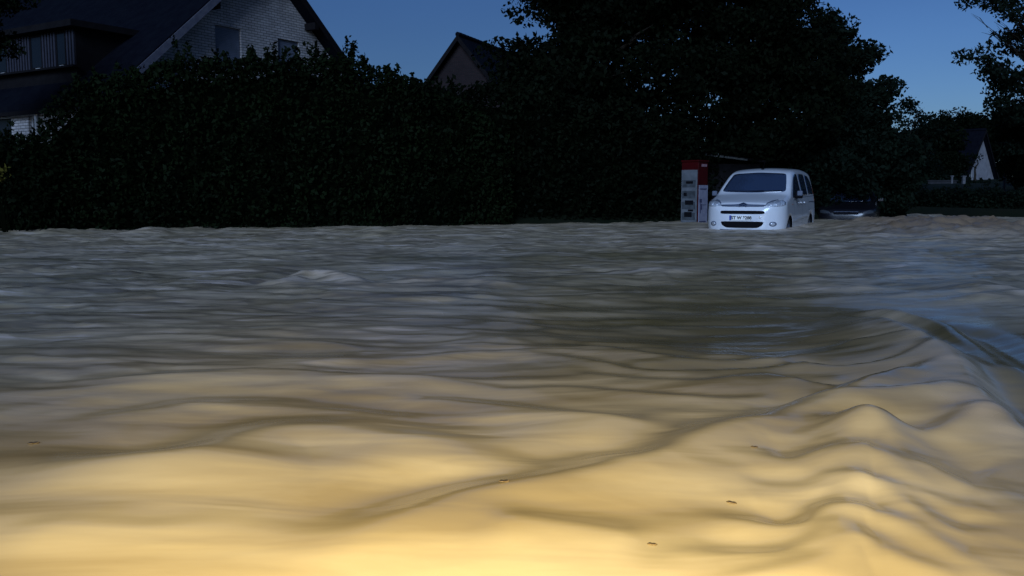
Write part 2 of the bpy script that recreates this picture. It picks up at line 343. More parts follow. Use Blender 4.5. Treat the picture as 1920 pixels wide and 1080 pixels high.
rr = N('ShaderNodeMapRange'); rr.inputs[3].default_value = 0.15; rr.inputs[4].default_value = 0.55; ra = N('ShaderNodeAttribute'); ra.attribute_name = 'chop'; rm = N('ShaderNodeMath'); rm.operation = 'MULTIPLY_ADD'; rm.inputs[1].default_value = 0.30; K(ra.outputs['Fac'], rm.inputs[0]); K(at.outputs['Fac'], rm.inputs[2]); K(rm.outputs[0], rr.inputs[0]); K(rr.outputs[0], b.inputs['Roughness'])
b.inputs['Specular IOR Level'].default_value = 0.45; b.inputs['IOR'].default_value = 1.33
mb = N('ShaderNodeMapping'); mb.inputs['Scale'].default_value = (1.0, 3.2, 1); K(tcw.outputs['Object'], mb.inputs[0])
nb = N('ShaderNodeTexNoise'); nb.inputs['Scale'].default_value = 1.6; nb.inputs['Detail'].default_value = 2.2; nb.inputs['Distortion'].default_value = 0.5; K(mb.outputs[0], nb.inputs['Vector'])
bp = N('ShaderNodeBump'); bp.inputs['Strength'].default_value = 0.16; bp.inputs['Distance'].default_value = 0.03; K(nb.outputs[0], bp.inputs['Height']); K(bp.outputs[0], b.inputs['Normal'])
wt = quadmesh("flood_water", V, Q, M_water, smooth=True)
for nm, arr in (('foam', FO), ('chop', CHP), ('silt', SI), ('painted_dark', DE)):
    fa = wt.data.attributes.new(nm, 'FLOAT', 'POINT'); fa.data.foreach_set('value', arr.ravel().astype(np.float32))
tag(wt, "brown muddy flood water rushing over the street in waves", "water", kind="structure")

# ------------------------------------------------------------------ foliage
def leaves(C, size, squash=0.55, flat=0.0):
    """one pointed leaf quad for every centre; returns V,Q"""
    n = len(C); a = RS.normal(size=(n,3)); a[:,2] -= 0.25; a /= np.linalg.norm(a, axis=1)[:,None]
    r = RS.normal(size=(n,3)); r[:,2] += flat; b_ = np.cross(a, r); b_ /= np.linalg.norm(b_, axis=1)[:,None]+1e-9
    s = (size*(0.6+0.8*RS.rand(n)))[:,None] if np.ndim(size) == 0 else (size*(0.6+0.8*RS.rand(n)))[:,None]
    nrm = np.cross(a, b_)
    p0 = C - a*s*0.5; p2 = C + a*s*0.5; p1 = C + b_*s*squash*0.5 + nrm*s*0.08; p3 = C - b_*s*squash*0.5 + nrm*s*0.08
    V = np.stack([p0,p1,p2,p3], 1).reshape(-1,3); return V, np.arange(n*4).reshape(n,4)
def crown_points(blobs, nclump, rc, nleaf, shell=0.72, seed=0):
    """blobs: list of (cx,cy,cz,rx,ry,rz); leafy clumps sit on and inside them"""
    rs = np.random.RandomState(seed); vol = np.array([(b[3]*b[5]) for b in blobs]); pr = vol/vol.sum()
    P = []
    for _ in range(nclump):
        bl = blobs[rs.choice(len(blobs), p=pr)]
        d = rs.normal(size=3); d /= np.linalg.norm(d); r = shell + (1-shell)*rs.rand()*1.25 if rs.rand() < 0.72 else rs.rand()**0.5*shell
        c = np.array(bl[:3]) + d*np.array(bl[3:])*r; R = rc*(0.55+0.9*rs.rand())
        k = int(nleaf*(R/rc)**2); q = rs.normal(size=(k,3)); q /= np.linalg.norm(q, axis=1)[:,None]
        q *= (rs.rand(k,1)**0.45)*R*np.array([1.15,1.15,0.7]); P.append(c+q)
    return np.concatenate(P)
M_bark = mat("bark", (0.035,0.028,0.020), 0.95, noise=(0.02,0.016,0.012), nscale=6, bump=0.8, bscale=14, spec=0.1)
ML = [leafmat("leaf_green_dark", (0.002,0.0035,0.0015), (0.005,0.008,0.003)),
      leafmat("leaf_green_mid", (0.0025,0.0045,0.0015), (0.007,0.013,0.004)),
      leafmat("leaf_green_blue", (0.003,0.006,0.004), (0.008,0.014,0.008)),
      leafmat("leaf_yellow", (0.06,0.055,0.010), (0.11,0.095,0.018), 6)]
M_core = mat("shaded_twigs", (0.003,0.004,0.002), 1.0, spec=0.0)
def trunk_mesh(base, top, r0, targets, seed=0):
    rs = random.Random(seed); m = MB(); b0 = Vector(base); t0 = Vector(top); pts = []
    for i in range(7):
        f = i/6; p = b0.lerp(t0, f) + Vector((rs.uniform(-.12,.12), rs.uniform(-.12,.12), 0))*(f > 0); pts.append(p)
    m.tube(pts, [r0*(1.35-0.35*min(1,i/1.0))*(1-0.6*i/6) if i else r0*1.5 for i in range(7)], 10)
    for q in targets:
        ks = q[3]; q = Vector(q[:3]); s = b0.lerp(t0, rs.uniform(0.45, 0.95)); mid = s.lerp(q, 0.5) + Vector((rs.uniform(-.3,.3), rs.uniform(-.3,.3), rs.uniform(.1,.5)))
        m.tube([s, s.lerp(mid,.5)+Vector((0,0,.08)), mid, mid.lerp(q,.5)+Vector((0,0,.1)), q], [r0*.42*ks, r0*.34*ks, r0*.26*ks, r0*.16*ks, r0*.05*ks], 7)
        for _ in range(3):
            e = q + Vector((rs.uniform(-.55,.55)*ks, rs.uniform(-.55,.55)*ks, rs.uniform(-.2,.45)*ks)); f = mid.lerp(q, rs.uniform(.2,.8))
            m.tube([f, f.lerp(e,.5)+Vector((0,0,.1)), e], [r0*.13*ks, r0*.08*ks, r0*.02*ks], 5)
    return m
def tree(name, label, base, h_trunk, r0, blobs, ncl, rc, nleaf, lsize, mt, seed, group=None, flat=0.0):
    bx, by = base; bz = float(groundz(np.array(bx), np.array(by)))-0.05
    root = empty(name, (bx, by, bz)); tag(root, label, "tree", group)
    tg = []
    rs = random.Random(seed)
    for bl in blobs:
        for _ in range(2 if bl[3] > .6 else 1): tg.append((bl[0]-bx+rs.uniform(-.5,.5)*bl[3], bl[1]-by+rs.uniform(-.5,.5)*bl[4], bl[2]-bz+rs.uniform(-.3,.5)*bl[5], min(1, max(.22, bl[3]/1.3))))
    trunk_mesh((0,0,0), (rs.uniform(-.3,.3), rs.uniform(-.3,.3), h_trunk), r0, tg, seed).build('trunk', M_bark, root, True)
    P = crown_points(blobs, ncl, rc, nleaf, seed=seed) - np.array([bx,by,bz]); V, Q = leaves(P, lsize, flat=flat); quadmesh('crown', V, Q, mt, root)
    return root
def z_at(py, Y): return CAM_H + (365-py)/1700*Y
def x_at(px, Y): return (px-960)/1700*Y

# hedges: leafy mass along a line with its own top profile
def hedge(name, label, pts, depth, mt, seed, lsize=0.12, dens=420, cat="hedge", spr=1.0):
    """pts: (x, y, top z) along the front"""
    rs = np.random.RandomState(seed); P = np.array(pts); cum = np.concatenate([[0], np.cumsum(np.hypot(*np.diff(P[:,:2], axis=0).T))]); Lh = cum[-1]
    x0, y0 = P[len(P)//2,:2]; z0 = float(groundz(np.array(x0), np.array(y0))); root = empty(name, (x0, y0, z0)); tag(root, label, cat)
    def at(s): return np.interp(s, cum, P[:,0]), np.interp(s, cum, P[:,1]), np.interp(s, cum, P[:,2])
    # dark woody inside, uneven
    ns, nz_ = int(Lh/0.35)+2, 14; ss = np.linspace(0, Lh, ns); prof = []
    for s in ss:
        X, Y, Z = at(s); row = []
        for k in range(nz_+1):
            th = math.pi*k/nz_; zz = max(0, math.sin(th))**0.45*(Z-0.22)-0.45*(k in (0, nz_)); dd = depth*0.5 - math.cos(th)*depth*0.42
            row.append((X + 0.12*pnoise(np.array(s*1.3), np.array(k*0.5), seed).item(), Y + dd + 0.16*pnoise(np.array(s*1.7), np.array(k*0.7), seed+3).item(), max(-0.45, zz*(0.93+0.10*pnoise(np.array(s*1.1), np.array(k*0.2), seed+7).item()))))
        prof.append(row)
    Vc = np.array(prof).reshape(-1,3)-np.array([x0,y0,z0]); ii = np.arange(ns*(nz_+1)).reshape(ns, nz_+1)
    Qc = np.stack([ii[:-1,:-1], ii[1:,:-1], ii[1:,1:], ii[:-1,1:]], -1).reshape(-1,4)
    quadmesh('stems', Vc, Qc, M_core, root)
    # leaves: front face, top, ragged sprigs
    n = int(Lh*dens*np.mean(P[:,2]+0.4)); s = rs.rand(n)*Lh; X, Y, Z = at(s); u = rs.rand(n)
    lump = np.array(0.28*fbm(s*0.55, u*3.0, 3, seed+20)); zf = -0.3 + u*(Z+0.25)
    C1 = np.stack([X+rs.normal(size=n)*.05, Y - 0.16 - np.abs(lump) + 0.9*np.clip(u-0.82,0,1)*depth + rs.rand(n)*0.28, zf*(1+0.02*lump)], -1)
    n2 = int(Lh*dens*0.8*depth); s = rs.rand(n2)*Lh; X, Y, Z = at(s); v = rs.rand(n2)
    C2 = np.stack([X, Y + v*depth, (Z-0.30*(2*v-1)**2) - rs.rand(n2)*0.38 + 0.18*fbm(s*1.2, v*2, 3, seed+5)], -1)
    sp = []
    for _ in range(int(Lh*7*spr)):
        s1 = rs.rand()*Lh; X, Y, Z = at(s1); v = rs.rand()*depth*0.9; hh = 0.18+0.42*rs.rand()**2; k = int(16+hh*40); f = rs.rand(k); lean = rs.normal(size=2)*0.25*hh
        sp.append(np.stack([X+lean[0]*f+rs.normal(size=k)*.045, Y+v+lean[1]*f+rs.normal(size=k)*.045, Z-0.15+0.18*fbm(np.array(s1*1.2), np.array(v/depth*2), 3, seed+5)+f*hh+rs.normal(size=k)*.02], -1))
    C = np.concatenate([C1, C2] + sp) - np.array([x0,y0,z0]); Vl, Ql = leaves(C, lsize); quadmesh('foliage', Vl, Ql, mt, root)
    return root
prof1 = [(-160,240),(0,246),(70,243),(95,200),(130,160),(200,140),(270,120),(330,112),(400,106),(500,108),(600,108),(650,106),(720,126),(800,152),(860,178),(915,212),(960,262)]
pt = []
for px, py in prof1:
    Y = float(bank(np.array((px-960)/1700*20.5)))+0.35; pt.append((x_at(px,Y), Y, z_at(py, Y+0.6)-0.12))
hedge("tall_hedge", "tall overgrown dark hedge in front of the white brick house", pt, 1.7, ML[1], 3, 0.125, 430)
pt = []
for px, py in [(770,165),(850,170),(930,160),(1010,165),(1100,190),(1200,210),(1272,225),(1310,240)]:
    Y = float(bank(np.array((px-960)/1700*23.5)))+0.9; pt.append((x_at(px,Y), Y, z_at(py, Y+0.6)))
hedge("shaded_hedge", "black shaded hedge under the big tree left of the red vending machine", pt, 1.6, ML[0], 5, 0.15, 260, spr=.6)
pt = []
for px, py in [(1300,285),(1400,250),(1500,250),(1600,250),(1690,262)]:
    Y = float(bank(np.array((px-960)/1700*28.5)))+2.0; pt.append((x_at(px,Y), Y, z_at(py, Y)))
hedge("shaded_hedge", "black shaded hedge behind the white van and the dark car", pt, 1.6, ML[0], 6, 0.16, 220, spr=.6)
# right bank: clipped low hedge above the flood, higher bushes behind
hedge("low_hedge", "low dark clipped hedge along the flooded road below the far white gable", [(16.9,37.5,1.0),(17.2,34,1.05),(18,32.2,1.0),(20,31.4,.98),(23,31,.95),(27,30.6,.92)], 1.3, ML[2], 8, 0.11, 380, spr=.25)
hedge("wild_hedge", "dark wild bushes beside the right end of the far lawn", [(27.0,47,3.6),(28.2,45,4.6),(31,44,5.2),(36,43,5.8)], 2.4, ML[0], 9, 0.2, 170, spr=.7)
hedge("wild_hedge", "dark bushes in front of the far dark roof", [(25.0,60,2.4),(27.6,59,2.9),(28.6,58.5,1.8),(30.8,58,1.6)], 2.0, ML[2], 10, 0.22, 130, spr=.7)

# big trees over the vending machine and van
def B(px, py, Y, rx, rz, ry=None): return (x_at(px,Y), Y, z_at(py,Y), rx, ry or rx, rz)
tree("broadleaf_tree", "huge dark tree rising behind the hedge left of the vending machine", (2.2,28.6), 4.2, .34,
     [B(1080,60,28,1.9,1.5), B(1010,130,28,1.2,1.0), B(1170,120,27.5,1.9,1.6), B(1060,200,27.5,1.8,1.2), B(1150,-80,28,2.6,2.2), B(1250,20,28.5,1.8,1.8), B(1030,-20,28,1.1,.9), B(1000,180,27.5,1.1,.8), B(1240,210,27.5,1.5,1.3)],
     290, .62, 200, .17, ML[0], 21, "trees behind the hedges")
tree("broadleaf_tree", "huge dark tree towering over the white van", (7.3,30.4), 4.4, .38,
     [B(1380,60,29.5,2.3,1.9), B(1450,50,29.5,1.4,1.3), B(1330,180,29,1.9,1.4), B(1450,190,29,2.0,1.5), B(1510,155,29,1.1,1.1), B(1340,-90,30,3.0,2.2), B(1450,-50,30,1.3,1.2), B(1400,260,29,2.4,.8)],
     300, .62, 205, .17, ML[0], 22, "trees behind the hedges")
tree("broadleaf_tree", "dark tree with upswept branches right of the van, between it and the far houses", (11.6,31.6), 3.4, .26,
     [B(1560,165,31,1.0,1.0), B(1615,215,31,.85,1.0), B(1590,280,30.5,1.4,1.1), B(1645,300,31,.9,1.1), B(1660,360,31.5,.75,.9), B(1560,340,30,1.6,.9), B(1658,160,31,.16,.30), B(1612,112,31,.28,.4), B(1540,70,31,.45,.6)],
     300, .5, 190, .16, ML[2], 23, "trees behind the hedges")
tree("broadleaf_tree", "loose airy tree whose branches hang in from the right edge of the view", (21.0,34.0), 5.0, .30,
     [B(1900,30,31,1.3,1.1), B(1880,120,31,.9,.8), B(1850,75,31,.7,.4), B(1890,190,31.5,.85,.6), B(1960,100,32,1.4,2.0), B(1840,20,31,.7,.3), B(1822,112,31,.40,.18), B(1862,160,31,.4,.25), B(1803,36,31,.34,.12), B(1838,50,31,.42,.2), B(1808,10,31,.3,.14), B(1800,116,31,.22,.10), B(1848,150,31,.3,.2), B(1865,200,31,.4,.3), B(1980,-60,32,2.2,1.6), B(1960,240,32,1.5,1.3)],
     170, .36, 85, .15, ML[2], 24)
tree("broadleaf_tree", "dark bushy tree on the lawn beside the low hedge at the right edge", (22.5,37.0), 2.2, .2,
     [B(1915,255,37,1.0,1.0), B(1925,300,37,1.1,1.0), B(1970,250,37.5,1.9,1.7)], 130, .5, 150, .18, ML[0], 25)
tree("roadside_tree", "small thin distant tree touching the right edge of the big dark trees", (19.2,45.0), 2.0, .12,
     [B(1702,225,45,.75,.9), B(1722,258,45,.8,.7), B(1712,300,45,1.0,1.1)], 46, .42, 70, .18, ML[2], 26, "distant trees by the houses")
tree("roadside_tree", "round distant tree crown rising left of the dark roof", (33.0,76.0), 3.0, .2,
     [B(1745,262,76,2.0,1.5), B(1730,300,76,2.6,2.0)], 90, .7, 90, .28, ML[0], 27, "distant trees by the houses")
tree("roadside_tree", "wide distant tree crown standing behind the dark roof", (43.0,96.0), 4.0, .25,
     [B(1790,238,96,2.6,1.3), B(1825,240,96,2.2,1.2), B(1762,252,96,1.8,1.2)], 110, .8, 90, .3, ML[0], 28, "distant trees by the houses")
tree("roadside_tree", "distant tree filling the gap behind the white gable", (50.0,92.0), 4.0, .25,
     [B(1868,262,92,2.4,2.6), B(1895,280,92,3.0,3.0), B(1875,325,92,2.6,2.2)], 120, .8, 90, .3, ML[0], 30, "distant trees by the houses")
tree("roadside_tree", "young tree standing in front of the far white gable wall", (35.5,70.0), 1.7, .1,
     [B(1778,315,70,.9,1.0), B(1812,297,70,.22,.12)], 60, .5, 80, .2, ML[0], 31, "distant trees by the houses")
tree("garden_tree", "dark leafy branches against the sky at the top left corner", (-15.6,23.3), 4.5, .2,
     [B(-40,-10,23,1.0,.8), B(5,30,23,.42,.30), B(40,2,23,.38,.22), B(-60,80,23,1.2,.8), B(20,55,23.2,.35,.14)], 60, .34, 95, .13, ML[1], 29)
# small shrub with yellow leaves at the left edge
bx, by = -10.55, 18.75
r = empty("yellow_shrub", (bx, by, -0.3)); tag(r, "small shrub with pale yellow leaves at the left edge in front of the tall hedge", "shrub")
m = MB(); 
for k in range(7): m.tube([(0,0.2,-.1), (random.uniform(-.1,.1), .1, .8), (random.uniform(-.28,.25), random.uniform(-.1,.1), random.uniform(1.35,1.6))], [.016,.012,.004], 5)
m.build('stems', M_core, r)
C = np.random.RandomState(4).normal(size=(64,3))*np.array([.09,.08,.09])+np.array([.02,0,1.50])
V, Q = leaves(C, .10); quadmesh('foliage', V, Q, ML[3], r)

# ------------------------------------------------------------------ houses
def brickmat(name, c1, c2, mortar, sc=1.0):
    m = bpy.data.materials.new(name); m.use_nodes = True; t = m.node_tree; b = t.nodes['Principled BSDF']; b.inputs['Roughness'].default_value = 0.8; b.inputs['Specular IOR Level'].default_value = 0.2
    c = t.nodes.new('ShaderNodeTexCoord'); sx = t.nodes.new('ShaderNodeSeparateXYZ'); ad = t.nodes.new('ShaderNodeMath'); ad.operation = 'ADD'; cb = t.nodes.new('ShaderNodeCombineXYZ')
    t.links.new(c.outputs['Object'], sx.inputs[0]); t.links.new(sx.outputs[0], ad.inputs[0]); t.links.new(sx.outputs[1], ad.inputs[1]); t.links.new(ad.outputs[0], cb.inputs[0]); t.links.new(sx.outputs[2], cb.inputs[1])
    br = t.nodes.new('ShaderNodeTexBrick'); br.inputs['Scale'].default_value = sc; br.inputs['Brick Width'].default_value = 0.25; br.inputs['Row Height'].default_value = 0.083; br.inputs['Mortar Size'].default_value = 0.011
    br.inputs['Mortar Smooth'].default_value = 0.3
    br.inputs['Color1'].default_value = (*c1,1); br.inputs['Color2'].default_value = (*c2,1); br.inputs['Mortar'].default_value = (*mortar,1)
    n = t.nodes.new('ShaderNodeTexNoise'); n.inputs['Scale'].default_value = 1.4; n.inputs['Detail'].default_value = 6; t.links.new(c.outputs['Object'], n.inputs['Vector'])
    k = t.nodes.new('ShaderNodeMapRange'); k.inputs[1].default_value = .3; k.inputs[2].default_value = .7; k.inputs[3].default_value = .72; k.inputs[4].default_value = 1.05; t.links.new(n.outputs[0], k.inputs[0])
    x = t.nodes.new('ShaderNodeMix'); x.data_type = 'RGBA'; x.blend_type = 'MULTIPLY'; x.inputs[0].default_value = 1
    t.links.new(cb.outputs[0], br.inputs['Vector']); t.links.new(br.outputs['Color'], x.inputs[6]); t.links.new(k.outputs[0], x.inputs[7]); t.links.new(x.outputs[2], b.inputs['Base Color'])
    q = t.nodes.new('ShaderNodeBump'); q.invert = True; q.inputs['Strength'].default_value = 0.6; q.inputs['Distance'].default_value = 0.01; t.links.new(br.outputs['Fac'], q.inputs['Height']); t.links.new(q.outputs[0], b.inputs['Normal'])
    return m
M_wbrick = brickmat("white_brick", (0.60,0.56,0.55), (0.46,0.43,0.42), (0.16,0.155,0.15))
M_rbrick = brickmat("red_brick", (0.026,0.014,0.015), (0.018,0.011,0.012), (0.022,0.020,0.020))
M_plaster = mat("white_plaster", (0.30,0.295,0.31), 0.85, noise=(0.22,0.215,0.23), nscale=2)
def tilemat(name, c0, c1):
    m = mat(name, c0, 0.75, noise=c1, nscale=3, spec=0.05); t = m.node_tree; b = t.nodes['Principled BSDF']
    c = t.nodes.new('ShaderNodeTexCoord'); br = t.nodes.new('ShaderNodeTexBrick'); br.inputs['Scale'].default_value = 1; br.inputs['Brick Width'].default_value = .3; br.inputs['Row Height'].default_value = .25; br.inputs['Mortar Size'].default_value = .02
    s = t.nodes.new('ShaderNodeSeparateXYZ'); cb = t.nodes.new('ShaderNodeCombineXYZ'); t.links.new(c.outputs['Object'], s.inputs[0]); t.links.new(s.outputs[1], cb.inputs[0]); t.links.new(s.outputs[2], cb.inputs[1]); t.links.new(cb.outputs[0], br.inputs['Vector'])
    q = t.nodes.new('ShaderNodeBump'); q.invert = True; q.inputs['Strength'].default_value = .8; q.inputs['Distance'].default_value = .02; t.links.new(br.outputs['Fac'], q.inputs['Height']); t.links.new(q.outputs[0], b.inputs['Normal']); return m
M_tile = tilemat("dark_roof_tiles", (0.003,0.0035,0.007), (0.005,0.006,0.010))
M_wood = mat("dark_timber", (0.009,0.008,0.009), 0.8, spec=0.1, noise=(0.006,0.005,0.006), nscale=5)
M_paint = mat("painted_board", (0.12,0.12,0.15), 0.6, noise=(0.08,0.08,0.11), nscale=6)
M_shut = mat("roller_shutter", (0.15,0.17,0.22), 0.55, noise=(0.12,0.14,0.18), nscale=4)
M_glassd = mat("dark_window_glass", (0.006,0.008,0.012), 0.25, spec=0.4)
M_frame = mat("window_frame_white", (0.45,0.45,0.45), 0.5)
TH = math.radians(32)
# local frame of the house: x = along the gable (away right), y = along the ridge (away left), z up
h1 = empty("brick_house", (-11.378, 25.177, 0.0), math.radians(90)-TH)
tag(h1, "white painted brick house with dark gabled roof and long dormer behind the tall hedge", "house")
pit = math.tan(math.radians(41)); ZE = 8.58-6*pit-0.06
def roofz(u): return ZE + min(u, 12-u)*pit
W1 = [(4.15,5.18,4.75,6.03), (6.75,7.72,4.75,5.98)]
def gable_wall(holes, z0=-0.3):
    """outer gable wall with real openings, built of columns between the openings"""
    m = MB(); us = sorted({0.02, 6.0, 11.98} | {h for q in holes for h in q[:2]})
    for a, b2 in zip(us[:-1], us[1:]):
        hs = [q for q in holes if q[0] <= a+1e-6 and q[1] >= b2-1e-6]
        lo = z0
        for q in hs: m.prism([(a,lo),(b2,lo),(b2,q[2]),(a,q[2])], 1, 0, .3); lo = q[3]
        m.prism([(a,lo),(b2,lo),(b2,roofz(b2)-.03),(a,roofz(a)-.03)], 1, 0, .3)
    return m
mw = gable_wall(W1)
# eave wall with openings (plane x = 0.02)
LW = [(2.95,3.32,1.2,3.1),(4.22,6.2,1.0,3.15),(7.6,9.2,1.0,3.15)]
ys = [.3, 2.95,3.32,4.22,6.2,7.6,9.2,14]
for a, b2 in zip(ys[:-1], ys[1:]):
    q = [k for k in LW if k[0] == a]
    if q: mw.box((.02,a,-.3),(.3,b2,q[0][2])); mw.box((.02,a,q[0][3]),(.3,b2,ZE-.02))
    else: mw.box((.02,a,-.3),(.3,b2,ZE-.02))
mw.box((11.7,.3,-.3),(11.98,14,ZE-.02)); 
for (a,b2) in ((0.02,6),(6,11.98)): mw.prism([(a,-.3),(b2,-.3),(b2,roofz(b2)-.03),(a,roofz(a)-.03)], 1, 14, 14.3)
mw.build('wall', M_wbrick, h1)
# soldier courses over the windows, single bricks standing upright
for q in W1:
    m = MB(); x = q[0]-.12
    while x < q[1]+.12: m.box((x,-.004,q[3]+.012),(x+.072,.05,q[3]+.25)); x += .086
    m.build('lintel_course', M_wbrick, h1)
def window(q, parent, axis='g', shutter=True):
    a, b2, lo, hi = q
    def bx(p0, p1): return (p0, p1) if axis == 'g' else ((p0[1]+.02, p0[0], p0[2]), (p1[1]+.02, p1[0], p1[2]))
    m = MB()
    for p in (((a,.10,lo),(a+.07,.17,hi)), ((b2-.07,.10,lo),(b2,.17,hi)), ((a+.07,.10,lo),(b2-.07,.17,lo+.07)), ((a+.07,.10,hi-.07),(b2-.07,.17,hi))): m.box(*bx(*p))
    f = m.build('window', M_frame, parent); MB().box(*bx((a+.07,.13,lo+.07),(b2-.07,.15,hi-.07))).build('pane', M_glassd, f)
    if shutter:
        m = MB(); z = lo+.02; 
        while z < hi-.05: m.box(*bx((a+.02,.068,z),(b2-.02,.088,z+.046))); z += .052
        m.build('roller_shutter', M_shut, f)
    m = MB(); m.box(*bx((a-.05,-.05,lo-.06),(b2+.05,.12,lo-.002))); m.build('sill', M_frame, f)
for q in W1: window(q, h1)
for q in LW: window(q, h1, 'e', False)
# roof
ov = .5; m = MB(); tk = .20
for sgn in (1, -1):
    def U(u): return u if sgn == 1 else 12-u
    e = -0.12
    poly = [(U(e), ZE+e*pit+.02), (U(6), ZE+6*pit+.02), (U(6), ZE+6*pit+.02+tk), (U(e), ZE+e*pit+.02+tk)]
    m.prism(poly, 1, -ov, 14.8)
m.V = [tuple(v) for v in m.V]
rf = m.build('roof', M_tile, h1)
m = MB()
for k in range(46): m.tube([(6,-ov-.02+k*.33,ZE+6*pit+tk+.06),(6,-ov+.33+k*.33,ZE+6*pit+tk+.08)], .11, 8)
m.build('ridge_tiles', M_tile, rf)
for sgn in (1,-1):   # barge boards and purlin ends
    U = (lambda u: u) if sgn == 1 else (lambda u: 12-u)
    m = MB(); e = -.16; m.prism([(U(e),ZE+e*pit-.10),(U(5.99),ZE+5.99*pit-.10),(U(5.99),ZE+5.99*pit+.17),(U(e),ZE+e*pit+.17)], 1, -ov-.035, -ov-.004)
    m.build('bargeboard', M_paint if sgn == 1 else M_wood, h1)
    for u in (1.4, 3.9):
        MB().box((min(U(u-.09),U(u+.09)),-ov+.02,roofz(u)-.27),(max(U(u-.09),U(u+.09)),.0,roofz(u)-.04)).build('purlin_end', M_wood, h1)
MB().box((-.24,-.45,ZE-.20),(-.12,14.7,ZE-.09)).build('gutter', M_wood, h1)
MB().tube([(-.08,2.75,ZE-.1),(-.08,2.75,-.3)], .05, 10).build('downpipe', M_frame, h1)
M_slat = mat('weathered_slats', (0.028,0.028,0.042), 0.7, noise=(.018,.018,.03), nscale=7)
# long dormer with slatted bays between the windows
dm = MB(); dm.box((.62,1.75,roofz(.6)-.05),(.74,7.6,5.55)); dm.prism([(.74,roofz(.74)),(2.62,5.55),(.74,5.55)], 1, 1.75, 1.87); dm.prism([(.74,roofz(.74)),(2.62,5.55),(.74,5.55)], 1, 7.48, 7.6)
d = dm.build('dormer', M_wood, h1)
MB().box((.30,1.45,5.56),(3.0,7.9,5.74)).build('dormer_roof', M_wood, d)
MB().box((.40,1.6,4.44),(.615,7.75,4.50)).build('dormer_sill_rail', M_wood, d)
for (a,b2) in ((1.80,2.15),(2.72,3.35),(4.05,5.25),(6.2,7.0)):
    m = MB(); y = a
    while y < b2: m.box((.585,y,4.52),(.612,y+.075,5.52)); y += .145
    m.build('slat_panel', M_slat, d)
for (a,b2) in ((2.2,2.68),(3.4,4.0),(5.3,6.15)):
    m = MB(); m.box((.59,a,4.52),(.616,a+.05,5.5)); m.box((.59,b2-.05,4.52),(.616,b2,5.5)); m.box((.59,a+.05,5.45),(.616,b2-.05,5.5)); m.box((.59,a+.05,4.52),(.616,b2-.05,4.58))
    f = m.build('window', M_wood, d); MB().box((.600,a+.05,4.58),(.610,b2-.05,5.45)).build('pane', M_glassd, f); MB().box((.50,a,4.505),(.588,a+.22,4.535)).build('sill', M_frame, f)
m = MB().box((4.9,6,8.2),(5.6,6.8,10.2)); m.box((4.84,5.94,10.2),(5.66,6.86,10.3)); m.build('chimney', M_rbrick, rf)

def simple_house(name, label, apex, theta, W, pitch_deg, length, wallm, base=0.0, ovh=.4, wins=(), roofm=M_tile):
    """apex = world point of the front verge peak; gable runs along theta (from +Y clockwise), ridge goes back to the left"""
    th = math.radians(theta); e1 = Vector((math.sin(th), math.cos(th), 0)); ou = Vector((math.cos(th), -math.sin(th), 0)); p = math.tan(math.radians(pitch_deg))
    O = Vector(apex) - e1*W/2 - ou*ovh; ze = apex[2]-base-W/2*p-.2; h = empty(name, (O.x, O.y, base), math.radians(90)-th); tag(h, label, "house")
    rz = lambda u: ze+min(u,W-u)*p
    m = MB(); m.prism([(0,-1),(W,-1),(W,ze),(W/2,ze+W/2*p),(0,ze)], 1, 0, length); m.build('wall', wallm, h)
    m = MB()
    for s in (1,-1):
        U = (lambda u: u) if s == 1 else (lambda u: W-u)
        m.prism([(U(-.45),ze-.45*p+.02),(U(W/2),ze+W/2*p+.02),(U(W/2),ze+W/2*p+.22),(U(-.45),ze-.45*p+.22)], 1, -ovh, length+ovh)
    r = m.build('roof', roofm, h)
    for s in (1,-1):
        U = (lambda u: u) if s == 1 else (lambda u: W-u)
        MB().prism([(U(-.5),ze-.5*p-.08),(U(W/2-.01),ze+W/2*p-.08),(U(W/2-.01),ze+W/2*p+.2),(U(-.5),ze-.5*p+.2)], 1, -ovh-.03, -ovh-.003).build('bargeboard', M_wood, h)
    m = MB(); k = 0
    while k*.4 < length+2*ovh-.3: m.tube([(W/2,-ovh+k*.4,ze+W/2*p+.24),(W/2,-ovh+.4+k*.4,ze+W/2*p+.26)], .12, 7); k += 1
    m.build('ridge_tiles', roofm, r)
    for (a,b2,lo,hi) in wins:
        m = MB(); m.box((a,-.03,lo),(a+.08,.05,hi)); m.box((b2-.08,-.03,lo),(b2,.05,hi)); m.box((a+.08,-.03,lo),(b2-.08,.05,lo+.08)); m.box((a+.08,-.03,hi-.08),(b2-.08,.05,hi)); m.box(((a+b2)/2-.03,-.03,lo+.08),((a+b2)/2+.03,.05,hi-.08))
        f = m.build('window', M_frame if wallm is not M_rbrick else M_wood, h); MB().box((a+.08,-.012,lo+.08),(b2-.08,-.004,hi-.08)).build('pane', M_glassd, f)
    return h
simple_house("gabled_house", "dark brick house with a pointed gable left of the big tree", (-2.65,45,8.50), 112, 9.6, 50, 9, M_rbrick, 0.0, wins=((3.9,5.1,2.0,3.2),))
simple_house("gabled_house", "distant house with a white gable wall and steep dark roof at the far right", (x_at(1838,80),80,z_at(246,80)), 46, 8.4, 47, 17, M_plaster, 1.6, wins=((1.6,2.4,.6,1.7),))

